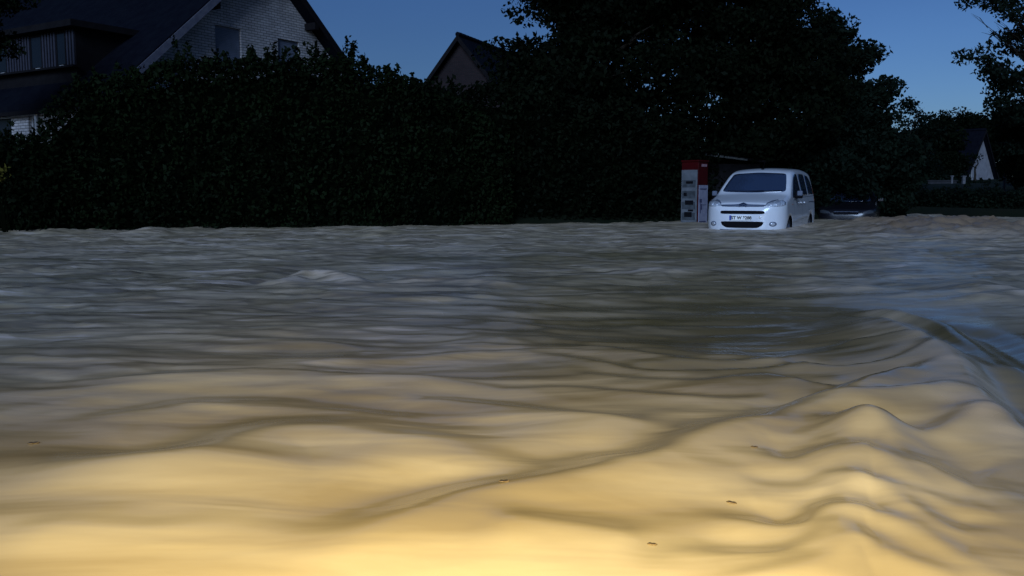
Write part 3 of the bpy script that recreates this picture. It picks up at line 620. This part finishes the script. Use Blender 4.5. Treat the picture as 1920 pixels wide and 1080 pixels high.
# low walls, posts and shed bits by the far lawn
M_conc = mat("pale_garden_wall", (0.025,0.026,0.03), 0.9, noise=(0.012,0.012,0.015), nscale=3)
Yw = 54; M_post = mat('weathered_post_paint', (.13,.13,.14), .8, noise=(.08,.08,.09), nscale=6)
m = MB(); a = Vector((x_at(1735,Yw),Yw,z_at(352,Yw))); 
wl = empty("garden_wall", (a.x, a.y, 0)); tag(wl, "pale low garden wall on the rise above the clipped hedge", "wall")
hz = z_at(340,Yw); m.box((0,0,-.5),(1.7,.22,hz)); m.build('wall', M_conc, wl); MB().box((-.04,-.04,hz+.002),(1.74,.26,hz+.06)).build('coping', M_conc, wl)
for px, dy, lab in ((1779,0,"white gate post right of the low garden wall"),(1801,-1,"stout white gate post in front of the far gable"),(1877,-14,"small white marker post on the lawn at the right")):
    Y = Yw+dy; z = z_at(336 if dy > -10 else 329, Y); x = x_at(px,Y); r0 = .05 if dy == 0 else (.08 if dy == -1 else .045); g0 = float(groundz(np.array(x), np.array(Y)))
    e = empty("gate_post", (x,Y,g0-.1)); tag(e, lab, "post", "white posts on the far lawn"); MB().box((-r0,-r0,0),(r0,r0,max(.5,z-g0+.1))).build('shaft', M_post, e, bevel=.01); MB().box((-r0-.03,-r0-.03,max(.5,z-g0+.1)+.002),(r0+.03,r0+.03,max(.5,z-g0+.1)+.07)).build('cap', M_post, e, bevel=.01)

# shelter roof behind the van
sh = empty("garden_shed", (6.9,28.4,0)); tag(sh, "small dark shed whose pale roof edge shows above the white van", "shed")
MB().box((-.8,0,-.3),(.8,1.5,1.75)).build('wall', M_wood, sh)
m = MB(); m.prism([(-.95,2.02),(.95,1.78),(.95,1.85),(-.95,2.09)], 1, -.2, 1.6); m.build('roof', M_wood, sh)
m = MB(); m.prism([(-.95,2.00),(.35,1.836),(.35,1.89),(-.95,2.055)], 1, -.235, -.204); m.build('roof_edge', mat("pale_metal_edge", (.08,.085,.08), .6), sh)

# ------------------------------------------------------------------ vending machine
M_red = mat("red_enamel", (0.05,0.002,0.003), 0.5, spec=0.1, noise=(0.035,0.0015,0.002), nscale=4)
M_panel = mat("pale_panel", (0.27,0.27,0.34), 0.5, noise=(0.21,0.21,0.28), nscale=8)
M_shelf = mat("grey_goods", (0.06,0.07,0.08), 0.6, noise=(0.03,0.035,0.04), nscale=9)
M_black = mat("black_plastic", (0.005,0.005,0.007), 0.8, spec=0.1)
vm = empty("vending_machine", (5.10,25.5,-.42), math.radians(-43)); tag(vm, "red and white vending machine standing in the flood left of the white van", "vending machine")
# local: -y face = left face in the photo (product side), +x face = right face
A, Bd, Hh = .27, .25, 2.12
MB().box((-A,-Bd,0),(A,Bd,Hh)).build('cabinet', M_red, vm, bevel=.012)
MB().box((-A+.02,-Bd-.022,.36),(A-.02,-Bd-.003,Hh-.22)).build('product_front', mat("grey_front", (0.13,0.14,0.155), .5, noise=(.09,.10,.11), nscale=6), vm)
m = MB()
for z in (.52,.82,1.12,1.42): m.box((-A+.05,-Bd-.028,z),(A-.07,-Bd-.024,z+.20))
m.build('product_shelf', M_shelf, vm)
for (x, z, w_, h_) in ((-.10,1.52,.22,.07),(-.17,1.18,.10,.09),(-.12,.94,.26,.12),(-.14,.60,.24,.14),(-.02,.76,.16,.05)): MB().box((x,-Bd-.034,z),(x+w_,-Bd-.030,z+h_)).build('product', M_black, vm)
MB().box((A+.003,-Bd+.03,.40),(A+.020,Bd-.02,1.48)).build('info_panel', M_panel, vm)
M_print = mat("dark_print", (.05,.05,.10), .5)
for (y, z, w_, h_) in ((-.20,1.00,.12,.10),(-.13,.80,.06,.16),(-.05,.93,.20,.015),(-.20,1.36,.36,.03),(-.20,.44,.34,.05),(-.16,.98,.03,-.28)): MB().box((A+.022,y,min(z,z+h_)),(A+.026,y+w_,max(z,z+h_))).build('panel_print', M_print, vm)
m = MB()
for k,(y, w_) in enumerate(((-.10,.05),(-.03,.07),(.06,.05),(.13,.04))): m.prism([(y,Hh-.13),(y+w_,Hh-.13),(y+w_+.015,Hh-.06),(y+.015,Hh-.06)], 0, A+.003, A+.007)
m.build('brand_lettering', mat("faded_white_print", (.30,.18,.20), .5), vm)
MB().box((-A-.01,-Bd-.03,Hh+.002),(A+.03,Bd+.01,Hh+.05)).build('top_cap', M_red, vm, bevel=.01)

# ------------------------------------------------------------------ cars
M_white = mat("white_car_paint", (0.74,0.76,0.80), 0.32, coat=1.0, noise=(0.70,0.72,0.76), nscale=3)
M_dark = mat("dark_car_paint", (0.006,0.006,0.009), 0.35, coat=.4)
M_cglass = mat("car_glass", (0.030,0.046,0.085), 0.08, spec=1.0, coat=1.0)
M_chrome = mat("chrome", (0.70,0.72,0.76), 0.12, metal=1.0)
M_lamp = mat("lamp_glass", (0.62,0.66,0.72), 0.08, spec=0.9, coat=1.0, noise=(0.30,0.34,0.40), nscale=18)
M_refl = mat('lamp_reflector', (.75,.78,.84), .38, metal=.6)
M_rubber = mat("tyre_rubber", (0.014,0.014,0.014), 0.85)
M_seam = mat("door_gap_shadow_strip", (0.05,0.06,0.08), 0.7)
M_grey = mat("grey_trim", (0.10,0.12,0.17), 0.5)
M_plate = mat("number_plate_white", (0.93,0.93,0.90), 0.35)
M_blue = mat("plate_blue", (0.02,0.05,0.30), 0.4)
M_amber = mat("amber_reflector", (0.30,0.10,0.05), 0.3)

class Car:
    """lofted body; s = distance back from the nose, y = across, z up; object x = L/2 - s"""
    def __init__(c, L, top, wmax, belt, wroof, zroof, zbot, nose, paint, root):
        c.L, c.root, c.paint = L, root, paint
        ss = np.unique(np.concatenate([np.array([0,.004,.010,.018,.028]), np.linspace(.04,.2,11), np.linspace(.2,1.0,15), np.linspace(1.0,2.4,22), np.linspace(2.4,L-.3,14), np.linspace(L-.3,L,8)]))
        T = np.array(top); zt = np.interp(ss, T[:,0], T[:,1]); z2 = zt.copy()
        for _ in range(2): z2[1:-1] = (z2[:-2]+2*z2[1:-1]+z2[2:])/4
        zt = np.where((ss > .25), z2, zt)
        def W(z):
            if z < .65: return wmax - .05*((.65-z)/.45)**2
            if z < belt: return wmax - .022*((z-.65)/(belt-.65))**2
            f = (z-belt)/(zroof-belt); return (wmax-.022) + (wroof-(wmax-.022))*f**1.15
        rings = []
        for s, Z in zip(ss, zt):
            q = max(0, nose[0]-s)/nose[0]; dw = nose[1]*(1-math.sqrt(max(0, 1-q**2.6))); q2 = max(0, s-(L-.28))/.28; dw += .14*q2**2.2
            zb = zbot + .05*q**3 + .06*q2; r = .11 if Z > belt else .09
            r = min(r, (Z-zb)*.3); P = [(0,zb)]; P.append(((W(zb)-dw)*.6, zb)); P.append((W(zb)-dw-.05, zb)); 
            for k in range(9):
                z = zb+.04+(Z-r-zb-.04)*k/8; P.append((W(z)-dw, z))
            wc = W(Z-r)-dw; wt = W(Z)-dw
            for k in range(1,6):
                a = math.pi/2*k/6; P.append((wc-r*(1-math.cos(a))*1.0 - (wc-wt)*math.sin(a)*.6, Z-r+r*math.sin(a)*.92))
            ws = P[-1][0]; zs = P[-1][1]; cr = Z+.025-zs
            for k in range(1,8):
                f = 1-k/7; P.append((ws*f, zs+cr*(1-f**2.2)))
            rings.append([(L/2-s, y, z) for y, z in P] + [(L/2-s, -y, z) for y, z in P[-2:0:-1]])
        k = len(rings[0]); V = [p for r in rings for p in r]; F = []
        for i in range(len(rings)-1):
            for j in range(k): F.append([i*k+j, i*k+(j+1)%k, (i+1)*k+(j+1)%k, (i+1)*k+j])
        F.append(list(range(k))); F.append([(len(rings)-1)*k+j for j in range(k)][::-1])
        c.body = mesh('body', V, F, paint, root, True)
        bm = bmesh.new(); bm.from_mesh(c.body.data); bmesh.ops.recalc_face_normals(bm, faces=bm.faces)
        c.bvh = BVHTree.FromBMesh(bm); bm.to_mesh(c.body.data); bm.free()
    def cut_arches(c, ss, r, zc):
        cm = MB()
        for s in ss:
            for sg in (1,-1):
                a = [ (c.L/2-s+r*math.cos(2*math.pi*k/40), zc+r*math.sin(2*math.pi*k/40)) for k in range(40)]
                cm.prism(a, 1, min(sg*.62,sg*1.1), max(sg*.62,sg*1.1))
        cu = cm.build('arch_cutter', None, c.root)
        md = c.body.modifiers.new('arch', 'BOOLEAN'); md.operation = 'DIFFERENCE'; md.object = cu; md.solver = 'EXACT'
        bpy.context.view_layer.update(); dg = bpy.context.evaluated_depsgraph_get()
        me = bpy.data.meshes.new_from_object(c.body.evaluated_get(dg)); c.body.modifiers.clear(); c.body.data = me
        me.materials.clear(); me.materials.append(c.paint)
        for p in me.polygons: p.use_smooth = abs(p.normal.y) > 1e-4 or True
        bpy.data.objects.remove(cu)
        me.materials.append(M_black)
        for p in me.polygons:
            ce = p.center; flat_in = abs(abs(ce.y)-.62) < .002 and abs(p.normal.y) > .95
            if flat_in: p.use_smooth = False; p.material_index = 1
            for s in ss:
                dd = max(abs(math.hypot(me.vertices[v].co.x-(c.L/2-s), me.vertices[v].co.z-zc)-r) for v in p.vertices)
                rx, rz = ce.x-(c.L/2-s), ce.z-zc; rl = math.hypot(rx, rz)+1e-9
                if dd < .004 and abs(ce.y) > .6 and (rx*p.normal.x+rz*p.normal.z)/rl < -.8: p.material_index = 1; p.use_smooth = False
        for s in ss:      # dark liners inside the arches
            for sg in (1,-1):
                m = MB(); n0 = 0; n = 24; Vv = []; 
                for y in (.625*sg, .84*sg):
                    for k in range(n+1): a = math.pi*k/n; Vv.append((c.L/2-s+(r-.004)*math.cos(a), y, zc+(r-.004)*math.sin(a)))
                F = [[k, k+1, n+2+k, n+1+k] for k in range(n)] + [list(range(n+1))]
                mesh('wheel_arch_liner', Vv, F, M_black, c.root)
    def wheel(c, s, sg, r, zc, w_=.19, yo=.80):
        n = 36; V = []; F = []
        prof = [(r*.66,0),(r*.93,0),(r,.03),(r,w_-.03),(r*.93,w_),(r*.66,w_)]
        for (rr_, yy) in prof:
            for k in range(n): a = 2*math.pi*k/n; V.append((c.L/2-s+rr_*math.cos(a), sg*(yo-yy), zc+rr_*math.sin(a)))
        for i in range(len(prof)-1):
            for k in range(n): F.append([i*n+k, i*n+(k+1)%n, (i+1)*n+(k+1)%n, (i+1)*n+k])
        wo = empty('wheel', (0,0,0)); wo.parent = c.root
        mesh('tyre', V, F, M_rubber, wo, True)
        V = [(c.L/2-s, sg*(yo-.05), zc)]; 
        for rr_, yy in ((.05,.03),(r*.3,.05),(r*.62,.03),(r*.66,.0)):
            for k in range(n): a = 2*math.pi*k/n; q = yy+(0.03 if (k%6 < 2 and .1 < rr_ < r*.64) else 0); V.append((c.L/2-s+rr_*math.cos(a), sg*(yo-q), zc+rr_*math.sin(a)))
        F = [[0,1+k,1+(k+1)%n] for k in range(n)]
        for i in range(3):
            for k in range(n): F.append([1+i*n+k, 1+i*n+(k+1)%n, 1+(i+1)*n+(k+1)%n, 1+(i+1)*n+k])
        mesh('rim', V, F, M_grey, wo, True)
    def patch(c, name, poly, m, direction='front', off=.006, rings=7, parent=None, dens=8, inset=.02):
        """poly in (y,z) for front, (s,z) for the sides; wrapped onto the body and given a rim"""
        P = []
        for i in range(len(poly)):
            a, b2 = poly[i], poly[(i+1)%len(poly)]
            for k in range(dens): t = k/dens; P.append((a[0]+(b2[0]-a[0])*t, a[1]+(b2[1]-a[1])*t))
        for _ in range(2): P = [((P[i-1][0]+2*P[i][0]+P[(i+1)%len(P)][0])/4, (P[i-1][1]+2*P[i][1]+P[(i+1)%len(P)][1])/4) for i in range(len(P))]
        cx = sum(p[0] for p in P)/len(P); cz = sum(p[1] for p in P)/len(P); V = []; n = len(P)
        def proj(a, z, o):
            if direction == 'front': org = Vector((c.L/2+1, a, z)); d = Vector((-1,0,0))
            elif direction == 'top': org = Vector((c.L/2-z, a, 4)); d = Vector((0,0,-1))
            else: sg = 1 if direction == 'left' else -1; org = Vector((c.L/2-a, sg*2, z)); d = Vector((0,-sg,0))
            h = c.bvh.ray_cast(org, d)
            if h[0] is None: return None
            nn = h[1]
            if nn.dot(d) > 0: nn = -nn
            return h[0] + nn*o
        last = None
        def safe(a, z, o):
            nonlocal last
            p = proj(a, z, o)
            k = .97
            while p is None and k > .1: p = proj(cx+(a-cx)*k, cz+(z-cz)*k, o); k -= .03
            return tuple(p if p is not None else (0,0,0))
        V.append(safe(cx, cz, off))
        for r_ in range(1, rings+1):
            f = r_/rings
            for p in P: V.append(safe(cx+(p[0]-cx)*f, cz+(p[1]-cz)*f, off))
        for p in P: V.append(safe(p[0], p[1], -inset))
        F = [[0,1+k,1+(k+1)%n] for k in range(n)]
        for i in range(rings):
            for k in range(n): F.append([1+i*n+k, 1+i*n+(k+1)%n, 1+(i+1)*n+(k+1)%n, 1+(i+1)*n+k])
        o = mesh(name, V, F, m, parent or c.root, True)
        bm = bmesh.new(); bm.from_mesh(o.data); bmesh.ops.recalc_face_normals(bm, faces=bm.faces); bm.to_mesh(o.data); bm.free()
        return o
    def strip(c, name, pts, w_, m, direction, off=.004, parent=None):
        """thin band following a polyline on the body"""
        poly = []; q = []
        for i, p in enumerate(pts):
            a = pts[max(i-1,0)]; b2 = pts[min(i+1,len(pts)-1)]; d = Vector((b2[0]-a[0], b2[1]-a[1])).normalized(); nrm = Vector((-d.y, d.x))*w_/2
            poly.append((p[0]+nrm.x, p[1]+nrm.y)); q.append((p[0]-nrm.x, p[1]-nrm.y))
        V = []; F = []
        def proj(a, z):
            if direction == 'front': org = Vector((c.L/2+1, a, z)); d = Vector((-1,0,0))
            else: sg = 1 if direction == 'left' else -1; org = Vector((c.L/2-a, sg*2, z)); d = Vector((0,-sg,0))
            h = c.bvh.ray_cast(org, d); nn = h[1]
            if nn.dot(d) > 0: nn = -nn
            return tuple(h[0]+nn*off)
        PP = []
        for i in range(len(pts)-1):
            for k in range(8 if i < len(pts)-2 else 9):
                t = k/8; PP.append((tuple(np.array(poly[i])*(1-t)+np.array(poly[i+1])*t), tuple(np.array(q[i])*(1-t)+np.array(q[i+1])*t)))
        try:
            for a, b2 in PP: V.append(proj(*a)); V.append(proj(*b2))
        except Exception: return None
        for i in range(len(PP)-1): F.append([2*i,2*i+1,2*i+3,2*i+2])
        o = mesh(name, V, F, m, parent or c.root, True); return o

# --- the white van
HD = math.radians(27.5); fx, fy = -math.sin(HD), -math.cos(HD); Lv = 4.38
front = Vector((5.17, 20.45, -.36)); cen = front - Vector((fx, fy, 0))*Lv/2
vr = empty("white_van", cen, math.atan2(fy, fx)); tag(vr, "white family van standing in the flood water facing the camera", "van")
top = [(0,.70),(.02,.80),(.05,.875),(.09,.925),(.15,.965),(.3,1.01),(.6,1.08),(.9,1.15),(1.0,1.18),(1.3,1.385),(1.6,1.575),(1.75,1.665),(1.9,1.72),(2.15,1.765),(2.6,1.795),(3.2,1.80),(3.8,1.775),(4.1,1.74),(4.2,1.68),(4.3,1.3),(4.38,.95)]
van = Car(Lv, top, .905, 1.02, .70, 1.78, .25, (.62,.60), M_white, vr)
def mir(p): return [(-a, z) for a, z in p][::-1]
ws = [(-.74,1.225),(0,1.205),(.74,1.225),(.685,1.45),(.615,1.655),(0,1.685),(-.615,1.655),(-.685,1.45)]
wsh = van.patch('windshield', ws, M_cglass, 'front', .006, 10)
van.strip('wiper', [(-.60,1.235),(-.2,1.225),(.25,1.24)], .014, M_black, 'front', .014, wsh); van.strip('wiper', [(.0,1.222),(.35,1.228),(.66,1.24)], .014, M_black, 'front', .018, wsh)
hlp = [(.50,.905),(.535,.965),(.60,1.005),(.70,1.03),(.80,1.035),(.865,.99),(.872,.93),(.80,.90),(.66,.885)]
for p in (hlp, mir(hlp)):
    sgn = 1 if p is hlp else -1
    h = van.patch('headlight', p, M_lamp, 'front', .008, 7)
    for yy, rr_ in ((.62,.045),(.745,.05)): van.patch('reflector', [(sgn*yy+rr_*math.cos(a*math.pi/6), .95+rr_*.85*math.sin(a*math.pi/6)) for a in range(12)], M_refl, 'front', .014, 3, h, 3)
    van.strip('headlight_rim', [(sgn*.49,.90),(sgn*.525,.97),(sgn*.60,1.015),(sgn*.70,1.04)], .016, M_grey, 'front', .009, h)
van.patch('grille', [(-.50,.905),(.50,.905),(.49,.932),(.10,.945),(0,.985),(-.10,.945),(-.49,.932)], M_grey, 'front', .004, 4)
van.strip('chrome_bar', [(-.47,.898),(0,.893),(.47,.898)], .016, M_chrome, 'front', .010)
em = empty('emblem'); em.parent = vr
for k, z in enumerate((.925,.960)):
    for sg in (-1,1): van.strip('chevron', [(0,z),(sg*.085,z-.045)], .020, M_chrome, 'front', .016, em)
van.patch('upper_air_slot', [(-.49,.725),(.49,.725),(.495,.80),(-.495,.80)], M_black, 'front', .005, 5)
van.patch('lower_intake', [(-.34,.415),(.34,.415),(.45,.475),(.485,.56),(-.485,.56),(-.45,.475)], M_black, 'front', .005, 6)
for sg in (1,-1):
    f = van.patch('fog_lamp', [(sg*.665+.075*math.cos(a*math.pi/7), .505+.055*math.sin(a*math.pi/7)) for a in range(14)], M_grey, 'front', .005, 4, None, 3)
    van.patch('lens', [(sg*.665+.045*math.cos(a*math.pi/7), .505+.036*math.sin(a*math.pi/7)) for a in range(14)], M_refl, 'front', .012, 3, f, 3)
van.strip('bumper_lip', [(-.50,.375),(0,.362),(.50,.375)], .018, M_grey, 'front', .004)
van.patch('glint_disc', [(.40+.024*math.cos(a*math.pi/4), .655+.024*math.sin(a*math.pi/4)) for a in range(8)], M_chrome, 'front', .012, 2, None, 2)  # tiny chrome disc added to give a glint beside the plate
# number plate: flat, upright
pl = empty('number_plate', (Lv/2+.012, -.045, .640)); pl.parent = vr
MB().box((-.02,-.235,-.055),(.004,.26,.055)).build('plate', M_plate, pl, bevel=.003)
MB().box((.005,-.26,-.055),(.007,-.235-.002,.055)).build('blue_band', M_blue, pl) if False else MB().box((.0045,-.233,-.053),(.0075,-.190,.053)).build('blue_band', M_blue, pl)
def text(body, size, m, parent, loc, rot, ex=.001):
    cu = bpy.data.curves.new(body, 'FONT'); cu.body = body; cu.size = size; cu.extrude = ex; cu.offset = .0035; cu.align_x = 'CENTER'; cu.align_y = 'CENTER'
    o = bpy.data.objects.new('tmp', cu); COL.objects.link(o); bpy.context.view_layer.update()
    me = bpy.data.meshes.new_from_object(o.evaluated_get(bpy.context.evaluated_depsgraph_get())); bpy.data.objects.remove(o)
    q = link('lettering', me, m, parent); q.location = loc; q.rotation_euler = rot; return q
text("ST W 3288", .098, M_black, pl, (.0055, .035, -.002), (math.pi/2, 0, math.pi/2))
# side glazing, pillars, seams, handles
fw = [(1.22,1.08),(1.30,1.17),(1.60,1.42),(1.82,1.575),(2.02,1.64),(2.30,1.655),(2.32,1.13)]
rw = [(2.46,1.135),(2.44,1.655),(2.9,1.665),(3.22,1.655),(3.24,1.15)]
qw = [(3.34,1.155),(3.32,1.65),(3.75,1.63),(3.98,1.50),(4.08,1.30),(4.10,1.175)]
for d in ('left','right'):
    sg = 1 if d == 'left' else -1
    f = van.patch('front_door_window', fw, M_cglass, d, .005, 7)
    van.strip('quarter_bar', [(1.64,1.10),(1.68,1.46)], .035, M_black, d, .010, f)
    van.patch('rear_door_window', rw, M_cglass, d, .005, 6)
    van.patch('rear_side_window', qw, M_cglass, d, .005, 6)
    for s, z0, z1 in ((1.30,.46,1.03),(2.39,.30,1.10),(3.22,.80,1.10)): van.strip('door_gap', [(s,z0),(s+.005,(z0+z1)/2),(s,z1)], .010, M_seam, d, .003)
    van.strip('sliding_rail', [(3.30,.98),(3.8,.985),(4.2,.97)], .022, M_seam, d, .004)
    van.strip('side_moulding', [(1.32,.56),(1.9,.60),(2.5,.635),(3.1,.66)], .045, M_white, d, .022)
    van.strip('beltline', [(1.30,1.03),(2.0,1.085),(3.0,1.11),(4.15,1.13)], .012, M_seam, d, .003)
    for s in (2.18,2.62):
        m = MB(); m.box((Lv/2-s-.09, sg*.895-.02*(sg<0)*0-.0, .955),(Lv/2-s+.09, sg*.895+sg*.035, .985)) if sg > 0 else m.box((Lv/2-s-.09, sg*.93, .955),(Lv/2-s+.09, sg*.895, .985))
        m.build('door_handle', M_white, vr, bevel=.006)
    # mirror: dark housing with white cap
    mo = empty('wing_mirror'); mo.parent = vr; x0 = Lv/2-1.42
    y0 = sg*.88; y1 = sg*1.055
    MB().box((x0-.10,min(y0,y1),1.07),(x0+.02,max(y0,y1),1.24)).build('housing', M_black, mo, bevel=.03)
    MB().box((x0-.02,min(sg*.94,sg*1.065),1.13),(x0+.055,max(sg*.94,sg*1.065),1.25)).build('cap', M_grey, mo, bevel=.025)
    MB().box((x0-.08,min(sg*.80,y0),1.08),(x0-.0,max(sg*.80,y0),1.13)).build('arm', M_black, mo, bevel=.008)
    van.patch('tail_light', [(4.20,.95),(4.20,1.35),(4.27,1.35),(4.31,.95)], M_amber, d, .006, 3)
    van.patch('side_repeater', [(1.12,.92),(1.12,.95),(1.20,.95),(1.20,.92)], M_amber, d, .005, 2, None, 3)
ant = empty('antenna'); ant.parent = vr; ax = Lv/2-2.02
MB().box((ax-.05,-.03,1.765),(ax+.04,.03,1.80)).build('antenna_base', M_black, ant, bevel=.01); MB().tube([(ax,0,1.79),(ax-.26,0,1.98)], [.005,.003], 6).build('antenna_rod', M_black, ant)
van.cut_arches((.84,3.57), .355, .335)
for s in (.84,3.57):
    for sg in (1,-1): van.wheel(s, sg, .315, .315, yo=.865)

# --- the dark car behind it
hd2 = math.radians(24); fx2, fy2 = -math.sin(hd2), -math.cos(hd2); cc = Vector((10.35,28.2,-.40)) - Vector((fx2,fy2,0))*2.1
dr = empty("parked_car", cc, math.atan2(fy2, fx2)); tag(dr, "black car half under water in the shade right of the white van", "car")
top2 = [(0,.55),(.03,.64),(.10,.72),(.3,.78),(.7,.86),(1.1,.92),(1.25,.97),(1.6,1.18),(1.95,1.34),(2.2,1.40),(2.7,1.43),(3.2,1.39),(3.7,1.25),(4.0,1.05),(4.12,.98),(4.2,.8)]
car = Car(4.2, top2, .87, .90, .60, 1.42, .20, (.6,.55), M_dark, dr)
car.patch('windshield', [(-.66,.99),(0,.98),(.66,.99),(.56,1.32),(0,1.35),(-.56,1.32)], M_cglass, 'front', .006, 8)
h2 = [(.45,.62),(.50,.68),(.68,.725),(.80,.70),(.80,.63),(.66,.61)]
M_lamp2 = mat('smoked_lamp_glass', (0.04,0.045,0.055), 0.25, spec=.6, noise=(.04,.045,.05), nscale=16)
for p in (h2, mir(h2)): car.patch('headlight', p, M_lamp2, 'front', .008, 5)
car.patch('grille', [(-.36,.58),(.36,.58),(.38,.66),(-.38,.66)], M_black, 'front', .005, 4)
car.strip('chrome_bar', [(-.36,.665),(0,.67),(.36,.665)], .012, M_grey, 'front', .009)
for d in ('left','right'):
    car.patch('front_door_window', [(1.5,.95),(1.75,1.14),(2.05,1.30),(2.45,1.33),(2.47,.97)], M_cglass, d, .005, 6)
    car.patch('rear_door_window', [(2.57,.97),(2.55,1.335),(3.0,1.30),(3.35,1.16),(3.5,1.0)], M_cglass, d, .005, 6)
    sg = 1 if d == 'left' else -1
    MB().box((2.1-1.62,min(sg*.84,sg*1.02),.98),(2.1-1.50,max(sg*.84,sg*1.02),1.10)).build('wing_mirror', M_dark, dr, bevel=.025)
car.cut_arches((.82,3.35), .335, .31)
for s in (.82,3.35):
    for sg in (1,-1): car.wheel(s, sg, .30, .30, yo=.83)

# ------------------------------------------------------------------ small bits drifting on the near water
M_bit = mat("wet_dead_leaf", (0.22,0.15,0.07), 0.5, noise=(0.14,0.09,0.04), nscale=30)
DR = [(945,936,.030,.3,"small dark wet leaf floating alone at the bottom centre of the water"),(1384,959,.026,-.4,"small brown leaf floating left of the standing waves"),(1425,868,.022,.1,"tiny brown leaf on the water above the left side of the standing waves"),(42,835,.034,.6,"dark floating leaf on the water at the lower left edge"),(1232,1046,.022,-.1,"brown leaf floating low in front, right of the centre")]
for px, py, sz, rz, lab in DR:
    x, y = I2W(px, py); z, _, _, _, _ = water_h(np.array([[x]]), np.array([[y]]))
    V = []; F = []; n = 10
    for k in range(n+1):
        t = k/n; wd = math.sin(math.pi*t)**.8*.32*(1+.25*math.sin(9*t)); V += [(t-.5, -wd, .05*abs(t-.5)+.04*math.sin(6*t)), (t-.5, wd, .09*abs(t-.5)+.02*math.sin(5*t)), (t-.5, 0, -.02+.03*math.sin(6*t))]
    for k in range(n): F += [[3*k,3*k+3,3*k+5,3*k+2],[3*k+2,3*k+5,3*k+4,3*k+1]]
    o = mesh('floating_leaf', [(a*sz, b2*sz, c_*sz) for a, b2, c_ in V], F, M_bit if DR[0][0]==px else None, None, True)
    if not o.data.materials: o.data.materials.append(M_bit)
    md = o.modifiers.new('thick', 'SOLIDIFY'); md.thickness = .0012
    o.location = (x, y, float(z[0,0])+.003); o.rotation_euler = (0, 0, rz); tag(o, lab, 'leaf', 'dead leaves floating on the flood')
